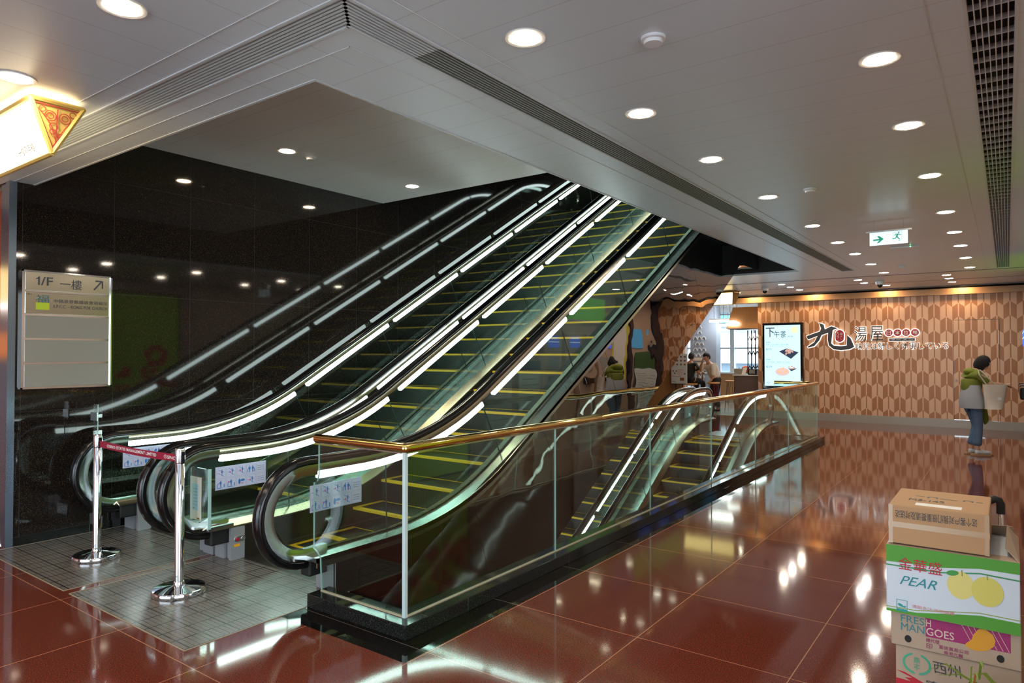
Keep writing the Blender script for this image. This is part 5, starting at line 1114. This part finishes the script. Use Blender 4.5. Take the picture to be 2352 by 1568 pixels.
for z, rx, ry, cx_ in rings:
    for k in range(28): a = 2*math.pi*k/28; q = 1+0.025*math.sin(7*a)*(1.1-z)*2; vs.append((cx_+rx*q*math.cos(a), ry*q*math.sin(a), z))
for i in range(len(rings)-1):
    for k in range(28): fs.append((i*28+k, (i+1)*28+k, (i+1)*28+(k+1)%28, i*28+(k+1)%28))
mb.add(vs, fs); mb.build('apron_skirt', P('grey_cotton', (0.34,0.35,0.38), 0.85), w, local=True, smooth=True)
J = []; E = []; pel = chain(J, E, [(-0.03, 0, 0.83, 0.105, 0.12)])
for sd, (kn, an) in {1: ((0.07, 0.075, 0.46), (-0.02, 0.085, 0.135)), -1: ((0.00, -0.075, 0.455), (-0.02, -0.08, 0.135))}.items():
    chain(J, E, [(-0.03, sd*0.078, 0.77, 0.090), ((-0.03+kn[0])/2, sd*0.078, 0.62, 0.082), (*kn, 0.070), ((kn[0]+an[0])/2, kn[1], 0.28, 0.068), (*an, 0.066)], pel)
skin('jeans', J, E, denim(), w)
SH = P('pale_grey_trainers', (0.52,0.55,0.60), 0.5)
for sd, (ax, ay) in {1: (-0.02, 0.085), -1: (-0.02, -0.08)}.items():
    o = skin('shoe', [(ax-0.035, ay, 0.055, 0.038, 0.042), (ax+0.05, ay, 0.05, 0.042, 0.042), (ax+0.13, ay, 0.042, 0.042, 0.034), (ax+0.20, ay, 0.038, 0.034, 0.026)], [(0,1),(1,2),(2,3)], SH, w)
    for v in o.data.vertices: v.co.z = max(v.co.z, 0.012)
    mb = MB(); mb.poly([(ax-0.085,ay-0.034),(ax+0.06,ay-0.042),(ax+0.18,ay-0.042),(ax+0.235,ay-0.02),(ax+0.235,ay+0.02),(ax+0.18,ay+0.042),(ax+0.06,ay+0.042),(ax-0.085,ay+0.034)], ((0,0,0),(1,0,0),(0,1,0)), 0.022); tag(mb.build('sole', P('gum_sole', (0.40,0.26,0.15), 0.6), o, local=True), 'tan sole')
    mb = MB(); mb.poly([(ax+0.0, 0.045), (ax+0.09, 0.036), (ax+0.15, 0.06), (ax+0.08, 0.048)], ((0, ay-0.046, 0),(1,0,0),(0,0,1)), 0.003); mb.build('side_stripe', M['white'], o, local=True)
    mb = MB(); mb.tube([(ax+0.05, ay-0.02, 0.095), (ax+0.08, ay+0.02, 0.088), (ax+0.09, ay-0.02, 0.085), (ax+0.12, ay+0.018, 0.078)], 0.004, 6); mb.build('laces', M['white'], o, local=True)
head(w, (0.125, 0, 1.435), 0.0, 0.62, SKIN_, HAIR, 'bob', 0.98)
mb = MB(); mb.ball((-0.075, 0, 1.315), 0.075, 0.115, 0.055, 16); mb.build('hood', P('olive_hood', (0.20,0.22,0.02), 0.85), w, local=True, smooth=True)
mb = MB(); mb.poly([(0.10, 0.74), (0.19, 0.74), (0.22, 0.55), (0.20, 0.50), (0.16, 0.47), (0.14, 0.52)], ((0, 0.03, 0),(1,0,0),(0,0,1)), 0.02); mb.build('scarf_end', P('olive_fringe', (0.13,0.16,0.02), 0.9), w, local=True)
# canvas tote on her shoulder
b = thing('tote_bag', 'cream canvas tote bag hanging from the shoulder of the woman in green', 'bag', (-0.42, 13.0, 0), math.atan2(0.59, 0.807)-0.05)
mb = MB(); n = 12; prof = [(0.735,0.085,0.33),(0.76,0.06,0.37),(0.90,0.045,0.40),(1.02,0.035,0.43),(1.115,0.028,0.45)]; vs = []
for z, d_, xr in prof:
    xr -= 0.10; xl = -0.03+(1.115-z)*0.10
    for k in range(16):
        a = 2*math.pi*k/16; cx_ = (xl+xr)/2; vs.append((cx_+(xr-xl)/2*(abs(math.cos(a))**0.6)*(1 if math.cos(a) >= 0 else -1), -0.245+d_*math.sin(a)*1.0, z))
fs = [(i*16+k, i*16+(k+1) % 16, (i+1)*16+(k+1) % 16, (i+1)*16+k) for i in range(len(prof)-1) for k in range(16)]+[tuple(range(16))[::-1], tuple(64+k for k in range(16))]
mb.add(vs, fs); mb.build('bag_body', P('cream_canvas', (0.60,0.53,0.46), 0.85), b, local=True, smooth=True)
mb = MB(); mb.tube([(0.03, -0.245, 1.11), (-0.02, -0.245, 1.18), (-0.07, -0.235, 1.26), (-0.06, -0.19, 1.335), (-0.02, -0.16, 1.34), (0.0, -0.23, 1.29), (0.06, -0.26, 1.20), (0.16, -0.25, 1.11)], 0.010, 8); mb.build('strap', P('cream_strap', (0.55,0.48,0.38), 0.85), b, local=True, smooth=True)
mb = MB(); mb.pdisc(0.19, 0.90, 0.035, 0.022, ((0, -0.292, 0),(1,0,0),(0,0,1)), 0.002); mb.build('printed_motif', M['white'], b, local=True)
lf2 = thing('leaflet', 'folded white leaflet held open by the woman in green', 'leaflet', (-0.42, 13.0, 0), math.atan2(0.59, 0.807)-0.05)
mb = MB(); mb.add([(0.34,-0.13,1.10),(0.47,-0.13,1.125),(0.47,0.02,1.115),(0.34,0.02,1.095),(0.34,-0.13,1.102),(0.47,-0.13,1.127),(0.47,0.02,1.117),(0.34,0.02,1.097)], [(3,2,1,0),(4,5,6,7)]); mb.add([(0.34,0.02,1.097),(0.47,0.02,1.117),(0.46,0.15,1.13),(0.34,0.15,1.11),(0.34,0.02,1.095),(0.47,0.02,1.115),(0.46,0.15,1.128),(0.34,0.15,1.108)], [(0,1,2,3),(7,6,5,4)])
mb.build('sheet', P('leaflet_paper', (0.72,0.68,0.62), 0.6), lf2, local=True)
# ------------------------------------------------------------ restaurant behind the opening
ZF = 0.0
mb = MB(); mb.rect((-9.6,YB,0),(-4.9,YB,0),(-4.9,24.3,0),(-9.6,24.3,0)); struct('floor', mb, P('pale_shop_floor', (0.52,0.47,0.43), 0.25))
mb = MB(); mb.rect((-9.6,24.3,3.05),(-4.9,24.3,3.05),(-4.9,YB,3.05),(-9.6,YB,3.05)); struct('ceiling', mb, P('white_shop_ceiling', (0.7,0.7,0.7), 0.6))
mb = MB(); mb.box(-9.7,-4.9,YB+0.1,24.4,3.06,3.2); mb.box(-4.95,-4.85,YB+0.2,24.3,0,3.05); mb.box(-9.7,-9.6,YB,24.3,0,3.3); mb.box(-4.85,2.4,YB+0.25,YB+0.3,0,3.3);
struct('wall_restaurant', mb, P('warm_white_wall', (0.55,0.50,0.46), 0.6))
mb = MB(); mb.box(-9.6,-7.02,YB,YB+0.15,0,2.862); struct('wall_back', mb, M['oak'])
# window wall with daylight, mullions and the building across the street
mb = MB()
for x in (-9.4,-8.4,-6.95,-5.15): mb.box(x-0.035,x+0.035,24.2,24.3,0,3.05)
mb.box(-7.98,-7.84,24.1,24.3,0,3.05)
for z in (0.02,0.42,1.78,3.0): mb.box(-9.6,-4.9,24.2,24.3,z-0.03,z+0.03)
struct('window_1', mb, P('white_window_frame', (0.65,0.72,0.76), 0.4))
mb = MB(); mb.box(-9.6,-4.9,24.24,24.25,0.03,3.02); wp = mb.build('pane', M['perspex'], bpy.data.objects['window_1'])
bd = thing('street_building', 'pale building facade with glazed windows seen across the street through the shop window', 'building', (-11, 34, 0))
mb = MB(); mb.box(-22,-3,34,36,-4,12); mb.build('facade', P('pale_render', (0.62,0.66,0.70), 0.8), bd)
mb = MB(); mb.box(-22,-3,33.5,34,1.1,1.6); mb.box(-22,-3,33.6,34,2.7,2.8); mb.build('ledge', P('grey_ledge', (0.42,0.46,0.50), 0.8), bd)
for x in (-15.2,-13.2,-11.2,-9.2):
    mb = MB(); mb.box(x-0.75,x+0.75,33.9,33.99,2.9,5.8); f_ = mb.build('window', P('blue_glass_far', (0.12,0.22,0.28), 0.2), bd); mb = MB(); mb.box(x-0.75,x+0.75,33.85,33.9,4.2,4.28); mb.box(x-0.04,x+0.04,33.85,33.9,2.9,5.8); mb.build('glazing_bar', P('white_bar', (0.7,0.75,0.78), 0.5), f_)
    mb = MB(); mb.box(x-0.7,x+0.7,33.84,33.9,2.95,3.5); mb.build('green_panel', P('jade_panel', (0.10,0.42,0.30), 0.5), f_)
mb = MB(); mb.box(-22,-3,33.95,33.99,-1.5,1.1); mb.build('shutters', P('grey_blue_shutter', (0.22,0.30,0.38), 0.5), bd)
mb = MB(); mb.box(-24,0,24.5,36,-0.12,-0.1); struct('floor', mb, P('street_paving', (0.4,0.42,0.44), 0.8))
# cabinet under the window, fish-scale screen, hanging lamps, hood
t = thing('window_counter', 'white counter under the shop window with oak slatted front', 'counter', (-7.2, 23.5, 0)); mb = MB(); mb.box(-9.0,-7.25,22.9,23.4,0.9,0.95); mb.build('top', M['white'], t); mb = MB(); mb.box(-9.0,-7.3,22.95,23.35,0,0.9); mb.build('slatted_front', M['oak'], t)
t = thing('fish_scale_screen', 'white fish-scale lattice screen hanging on the pale blue pillar', 'screen', (-7.2, 19.2, 1.2))
mb = MB(); mb.box(-7.75,-6.95,19.75,20.1,0,3.05); struct('wall_pillar', mb, P('pale_blue_pillar', (0.36,0.44,0.56), 0.6))
mb = MB(); SF = ((-7.62, 19.74, 0.0),(1,0,0),(0,0,1))
for r_, (z, n_) in enumerate(((2.35,1),(2.18,1),(2.01,3),(1.84,2),(1.67,3),(1.50,4),(1.02,3),(0.85,2))):
    for k in range(n_):
        u = 0.17+0.13*(k-(n_-1)/2)+(0.03 if r_ > 4 else 0); mb = MB(); mb.pline([(u+0.058*math.cos(math.pi*q/8), z+0.085*math.sin(math.pi*q/8)) for q in range(9)], 0.02, SF, 0.03); mb.build('arch', M['white'], t)
mb = MB(); mb.prect(-0.02,0.24,1.38,1.47,SF,0.04); mb.prect(0.06,0.46,1.22,1.33,SF,0.04); mb.build('plaque', P('cream_plaque', (0.70,0.62,0.50), 0.5), t)
for k, (x, y, z) in enumerate(((-6.55, 19.3, 2.56), (-6.75, 20.1, 2.46))):
    t = thing('hanging_light', ['upper linear white lamp hanging in the restaurant', 'lower linear white lamp hanging in the restaurant'][k], 'lamp', (x, y, z), 0, 'restaurant lamps'); mb = MB(); mb.box(x-0.42,x+0.42,y-0.05,y+0.05,z,z+0.04); mb.build('housing', M['greyplastic'], t); mb = MB(); mb.box(x-0.42,x+0.42,y-0.05,y+0.05,z-0.06,z); mb.build('diffuser', emit('shop_lamp', (0.95,0.98,1.0), 14), t)
    mb = MB()
    for q in (-0.3,-0.1,0.1,0.3): mb.tube([(x+q,y,z+0.04),(x+q,y,3.05)], 0.006, 6)
    mb.build('cable', M['ink'], t)
t = thing('ceiling_panel_light', 'bright flat light in the restaurant ceiling', 'lamp', (-6.3, 18.6, 3.04)); mb = MB(); mb.box(-6.9,-5.9,18.9,19.3,3.03,3.045); mb.build('diffuser', emit('panel_light', (1.0,0.95,0.88), 16), t)
t = thing('kitchen_hood', 'oak-slatted hood flaring over the service counter with a white glowing cloud sign', 'hood', (-5.5, 18.1, 2.2))
mb = MB(); mb.add([(-5.80,17.75,2.80),(-4.96,17.75,2.80),(-4.96,18.6,2.80),(-5.80,18.6,2.80),(-5.93,17.62,2.24),(-4.96,17.62,2.24),(-4.96,18.6,2.24),(-5.93,18.6,2.24)], [(0,1,5,4),(3,0,4,7),(1,2,6,5),(2,3,7,6),(0,3,2,1),(4,5,6,7)]); mb.build('slatted_panel', M['oak'], t)
mb = MB(); HF = ((-5.93,17.60,2.3),(1,0,0),(0,0.14,1))
for u, v, r_ in ((0.06,0.06,0.05),(0.12,0.10,0.055),(0.19,0.10,0.06),(0.26,0.09,0.05),(0.31,0.07,0.045)): mb.pdisc(u, v, r_, r_*0.8, HF, 0.02, 0.02, 18)
mb.prect(0.02,0.34,0.02,0.09,HF,0.02,0.02); mb.build('cloud_sign', emit('white_neon', (1,1,1), 5), t)
mb = MB(); mb.box(-5.9,-4.97,17.65,18.55,2.225,2.245); mb.build('metal_rim', M['ink'], t)
t = thing('globe_lamp', 'round white globe lamp under the oak hood', 'lamp', (-5.45, 18.3, 2.0)); mb = MB(); mb.ball((-5.42, 18.3, 1.98), 0.17,0.17,0.15,20); mb.build('globe', emit('globe_light', (1.0,0.97,0.9), 5), t, smooth=True); mb = MB(); mb.tube([(-5.42,18.3,2.12),(-5.42,18.3,2.24)], 0.01, 8); mb.build('stem', M['ink'], t)
t = thing('lattice_divider', 'black metal lattice divider beside the service counter', 'divider', (-5.15, 18.0, 1.0)); mb = MB(); LF = ((-5.52,17.98,1.06),(1,0,0),(0,0,1))
for k in range(4):
    u = 0.04+0.095*k; mb.pline([(u,0),(u,1.14)], 0.02, LF, 0.03)
for k in range(3):
    for v in (0.1,0.48,0.86): mb.pline([(0.04+0.095*k,v),(0.0875+0.095*k,v+0.12),(0.135+0.095*k,v)], 0.014, LF, 0.03)
mb.build('lattice', M['black'], t)
t = thing('service_counter', 'dark brown service counter with a thin white top at the shop entrance', 'counter', (-5.5, 17.9, 0)); mb = MB(); mb.box(-5.74,-5.06,17.62,18.2,0,1.02); mb.build('base', P('dark_brown_laminate', (0.15,0.10,0.085), 0.35), t, bevel=0.02); mb = MB(); mb.box(-5.77,-5.06,17.6,18.22,1.02,1.045); mb.build('top', M['white'], t)
t = thing('display_box', 'low grey box on the service counter at its left end', 'box', (-5.6, 17.8, 1.045)); mb = MB(); mb.box(-5.76,-5.55,17.7,17.95,1.045,1.20); mb.build('body', M['skirting'], t)
t = thing('menu_stand', 'small white menu stand leaning on the service counter', 'menu', (-5.5, 17.7, 1.045)); mb = MB(); mb.add([(-5.55,17.63,1.045),(-5.45,17.63,1.045),(-5.42,17.70,1.23),(-5.52,17.70,1.23)], [(0,1,2,3)]); mo = mb.build('card', M['paper'], t); sm = mo.modifiers.new('solid','SOLIDIFY'); sm.thickness = 0.004
t = thing('cash_register', 'black cash register on the service counter', 'cash register', (-5.25, 17.8, 1.045)); mb = MB(); mb.box(-5.40,-5.17,17.66,17.95,1.045,1.20); mb.build('body', M['blackgloss'], t, bevel=0.02); mb = MB(); mb.box(-5.36,-5.21,17.655,17.66,1.08,1.18); mb.build('screen', M['greyplastic'], t)
t = thing('orange_bag', 'bright orange bag standing on the service counter', 'bag', (-5.6, 18.05, 1.045)); mb = MB(); mb.ball((-5.58,18.08,1.17), 0.11,0.07,0.10,16); mb.build('bag_body', P('bright_orange', (0.75,0.12,0.02), 0.5), t, smooth=True)
t = thing('small_bottle', 'little green bottle beside the orange bag', 'bottle', (-5.74, 18.05, 1.045)); mb = MB(); mb.lathe([(0.03,0),(0.03,0.12),(0.012,0.15),(0.012,0.18)], (-5.735,18.05,1.045), 12); mb.build('body', M['green'], t, smooth=True)
# stools
def stool(x, y, z, label, r=0.19):
    t = thing('bar_stool', label, 'stool', (x, y, 0), 0, 'restaurant stools')
    mb = MB(); mb.lathe([(r*0.96,0),(r,0.008),(r,0.034),(r*0.96,0.042)], (x,y,z-0.042), 28); mb.build('seat', M['oak_top'], t, smooth=True)
    for k in range(4):
        a = math.pi/4+k*math.pi/2; mb = MB(); c_, s_ = math.cos(a), math.sin(a)
        mb.tube([(x+c_*r*0.6-s_*0.03, y+s_*r*0.6+c_*0.03, z-0.04), (x+c_*r*1.15, y+s_*r*1.15, 0.008), (x+c_*r*0.6+s_*0.03, y+s_*r*0.6-c_*0.03, z-0.04)], 0.006, 8); mb.build('leg', M['ink'], t)
    mb = MB(); q = r*0.95; mb.tube([(x+q*math.cos(2*math.pi*k/20), y+q*math.sin(2*math.pi*k/20), 0.28) for k in range(21)], 0.005, 6); mb.build('foot_ring', M['ink'], t)
stool(-7.06, 18.0, 0.775, 'oak-topped stool under the man in black')
stool(-6.40, 17.95, 0.82, 'oak-topped stool on which the man in white leans', 0.17)
stool(-6.05, 18.35, 0.86, 'oak-topped stool just left of the service counter', 0.17)
stool(-5.86, 19.3, 0.88, 'oak-topped stool half hidden behind the service counter', 0.17)
t = thing('dining_table', 'narrow high oak table between the two men', 'table', (-6.7, 18.6, 0)); mb = MB(); mb.box(-7.15,-6.62,18.62,19.1,1.00,1.04); mb.build('tabletop', M['white'], t)
for x in (-7.1,-6.67):
    for y in (18.67, 19.05): mb = MB(); mb.box(x-0.02,x+0.02,y-0.02,y+0.02,0,1.0); mb.build('leg', M['oak'], t)
t = thing('crimson_bag', 'crimson bag hanging below the stool of the man in white', 'bag', (-6.42, 18.1, 0.4)); mb = MB(); mb.box(-6.50,-6.34,18.12,18.22,0.42,0.74); mb.build('bag_body', P('crimson_cloth', (0.20,0.004,0.02), 0.7), t, bevel=0.03); mb = MB(); mb.tube([(-6.46,18.17,0.73),(-6.42,18.17,0.80),(-6.38,18.17,0.73)], 0.006, 8); mb.build('handle', P('crimson_cord', (0.15,0.004,0.02), 0.7), t)
t = thing('standing_poster', 'green and white poster leaning at the window behind the stools', 'poster', (-6.5, 22.0, 0.2)); mb = MB(); mb.box(-7.15,-6.55,22.0,22.03,0.12,1.05); mb.build('sheet', P('mint_green_poster', (0.10,0.55,0.36), 0.5), t); mb = MB(); mb.box(-7.08,-6.62,21.99,22.0,0.16,0.65); mb.build('white_field', M['white'], t); mb = MB(); mb.box(-7.0,-6.97,22.03,22.4,0.0,0.8); mb.box(-6.73,-6.70,22.03,22.4,0,0.8); mb.build('stand', M['greyplastic'], t)
# menu board on an easel
t = thing('menu_board', 'white menu board with rows of food pictures on a black easel', 'menu board', (-7.15, 17.2, 0)); X0, X1, Z0, Z1, YM = -7.30, -6.86, 0.79, 1.585, 17.25
mb = MB(); mb.box(X0,X1,YM,YM+0.012,Z0,Z1); bo = mb.build('board', M['white'], t); MF = ((X0,YM,Z0),(1,0,0),(0,0,1)); mb = MB(); W_, H_ = X1-X0, Z1-Z0
for r_ in range(3):
    for c_ in range(4): mb.pdisc(W_*(0.14+0.24*c_), H_*(0.90-0.13*r_), 0.028, 0.024, MF, 0.001, 0, 12)
for u, v in ((0.12,0.42),(0.32,0.42),(0.22,0.35),(0.85,0.33)): mb.pdisc(W_*u, H_*v, 0.022, 0.022, MF, 0.001, 0, 12)
mb.prect(W_*0.55,W_*0.82,H_*0.10,H_*0.2,MF); mb.build('food_pictures', P('food_brown', (0.30,0.10,0.04), 0.5), bo)
mb = MB(); mb.prect(W_*0.38,W_*0.78,H_*0.455,H_*0.47,MF); mb.prect(W_*0.05,W_*0.62,H_*0.24,H_*0.255,MF)
for k in range(5): mb.prect(W_*0.4,W_*0.75,H_*(0.30+0.025*k),H_*(0.305+0.025*k),MF)
mb.build('price_lines', P('orange_red_print', (0.65,0.12,0.04), 0.5), bo); mb = MB(); mb.prect(W_*0.05,W_*0.28,H_*0.06,H_*0.075,MF); mb.build('green_tag', M['green'], bo)
mb = MB(); mb.tube([(X0+0.14,YM+0.03,1.2),(X0+0.10,YM,0)], 0.012, 8); mb.tube([(X1-0.14,YM+0.03,1.2),(X1-0.10,YM,0)], 0.012, 8); mb.tube([(-7.08,YM+0.04,1.2),(-7.08,YM+0.35,0)], 0.012, 8); mb.box(X0+0.05,X1-0.05,YM-0.02,YM+0.03,Z0-0.02,Z0); mb.build('easel', M['black'], t)
# man in black, seated with his back half turned (local x = facing)
m1 = thing('person', 'man in black T-shirt seated on a stool with his back turned', 'person', (-7.10, 18.0, 0), 1.2); J = []; E = []
pel = chain(J, E, [(0,0,0.88,0.09,0.11)]); ch_ = chain(J, E, [(-0.02,0,1.0,0.09,0.11),(-0.01,0,1.15,0.09,0.12),(0.03,0,1.27,0.06,0.11)], pel); chain(J, E, [(0.06,0,1.36,0.055),(0.085,0,1.41,0.055)], ch_)
for sd in (1,-1):
    sh, el, wr = (0.03,sd*0.19,1.265), (0.13,sd*0.24,1.04), (0.34,sd*0.13,1.07); a = chain(J, E, [(*sh,0.045),(0.08,sd*0.22,1.16,0.052),(*el,0.044),(0.24,sd*0.19,1.055,0.038),(*wr,0.027)], ch_); hand(J, E, a, wr, (1,-sd*0.2,-0.05), (0,0,1), 0.4)
    chain(J, E, [(0.06,sd*0.095,0.85,0.095),(0.25,sd*0.11,0.83,0.085),(0.43,sd*0.12,0.78,0.062),(0.42,sd*0.12,0.55,0.052),(0.36,sd*0.12,0.36,0.036),(0.44,sd*0.12,0.31,0.035,0.03),(0.52,sd*0.12,0.30,0.03,0.022)], pel)
skin('body', J, E, SKIN_T, m1); J = []; E = []
pel = chain(J, E, [(-0.01,0,0.84,0.165,0.175)]); ch_ = chain(J, E, [(-0.02,0,0.98,0.155,0.175),(-0.015,0,1.14,0.160,0.19),(0.03,0,1.285,0.115,0.18)], pel)
for sd in (1,-1): chain(J, E, [(0.03,sd*0.19,1.272,0.090),(0.075,sd*0.215,1.175,0.072),(0.10,sd*0.228,1.12,0.070)], ch_)
skin('t_shirt', J, E, P('black_cotton', (0.006,0.006,0.007), 0.85), m1); J = []; E = []; pel = chain(J, E, [(-0.01,0,0.97,0.135,0.15),(0,0,0.87,0.12,0.13)])
for sd in (1,-1): chain(J, E, [(0.08,sd*0.098,0.845,0.105),(0.25,sd*0.11,0.83,0.097),(0.43,sd*0.12,0.785,0.078),(0.425,sd*0.12,0.56,0.066),(0.37,sd*0.12,0.40,0.056)], pel)
skin('trousers', J, E, P('charcoal_trousers', (0.015,0.015,0.017), 0.8), m1)
for sd in (1,-1): skin('shoe', [(0.33,sd*0.12,0.32,0.04),(0.44,sd*0.12,0.305,0.042,0.036),(0.56,sd*0.12,0.30,0.034,0.026)], [(0,1),(1,2)], M['black'], m1)
head(m1, (0.10,0,1.50), 0.35, 0.1, SKIN_T, HAIR, 'short', 0.98)
# man in white, leaning forward on one arm
m2 = thing('person', 'man in white shirt leaning on a stool with his hand to his mouth', 'person', (-6.50, 18.30, 0), math.radians(232)); J = []; E = []
pel = chain(J, E, [(-0.05,0,0.92,0.09,0.11)]); ch_ = chain(J, E, [(0.0,0,1.05,0.08,0.10),(0.07,0,1.18,0.08,0.11),(0.145,0,1.28,0.055,0.10)], pel); chain(J, E, [(0.19,0.0,1.365,0.055),(0.215,0,1.41,0.055)], ch_)
sh, el, wr = (0.15,0.18,1.275), (0.17,0.22,1.02), (0.20,0.19,0.875); a = chain(J, E, [(*sh,0.045),(0.16,0.205,1.15,0.048),(*el,0.042),(0.185,0.21,0.95,0.034),(*wr,0.026)], ch_); hand(J, E, a, wr, (0.6,-0.1,-0.5), (0.5,0,0.8), 0.5)
sh, el, wr = (0.15,-0.18,1.275), (0.30,-0.22,1.10), (0.34,-0.07,1.33); a = chain(J, E, [(*sh,0.045),(0.22,-0.205,1.19,0.048),(*el,0.042),(0.33,-0.15,1.21,0.036),(*wr,0.026)], ch_); hand(J, E, a, wr, (-0.1,0.3,1), (1,0,0), 0.7)
for sd in (1,-1): chain(J, E, [(-0.05,sd*0.09,0.86,0.088),(-0.02,sd*0.10,0.66,0.078),(0.02,sd*0.11,0.47,0.056),(-0.03,sd*0.11,0.28,0.05),(-0.06,sd*0.11,0.085,0.036),(0.03,sd*0.11,0.04,0.036,0.03),(0.11,sd*0.11,0.032,0.03,0.022)], pel)
skin('body', J, E, SKIN_T, m2); J = []; E = []
pel = chain(J, E, [(-0.055,0,0.90,0.155,0.17)]); ch_ = chain(J, E, [(0.0,0,1.04,0.15,0.17),(0.07,0,1.18,0.155,0.19),(0.145,0,1.29,0.115,0.18)], pel)
chain(J, E, [(0.15,0.185,1.28,0.078),(0.16,0.21,1.16,0.068),(0.172,0.222,1.03,0.062),(0.182,0.216,0.985,0.055)], ch_); chain(J, E, [(0.15,-0.185,1.28,0.078),(0.225,-0.212,1.19,0.068),(0.30,-0.222,1.115,0.062),(0.315,-0.19,1.16,0.052)], ch_)
skin('shirt', J, E, P('white_shirt', (0.70,0.66,0.60), 0.8), m2); J = []; E = []; pel = chain(J, E, [(-0.04,0,0.99,0.125,0.14),(-0.05,0,0.89,0.115,0.125)])
for sd in (1,-1): chain(J, E, [(-0.05,sd*0.09,0.82,0.10),(-0.02,sd*0.10,0.64,0.09),(0.02,sd*0.11,0.46,0.074),(-0.03,sd*0.11,0.28,0.068),(-0.06,sd*0.11,0.12,0.062)], pel)
skin('trousers', J, E, P('dark_trousers', (0.02,0.018,0.016), 0.8), m2)
for sd in (1,-1):
    o = skin('shoe', [(-0.10,sd*0.11,0.045,0.038),(0.0,sd*0.11,0.045,0.042,0.036),(0.12,sd*0.11,0.035,0.034,0.026)], [(0,1),(1,2)], M['black'], m2)
    for v in o.data.vertices: v.co.z = max(v.co.z, 0.001)
head(m2, (0.235,0,1.49), 0.0, 0.15, SKIN_T, HAIR, 'short', 0.98, 0.1)
# soft spill of daylight enters through window_1 from the world; nothing else is added here
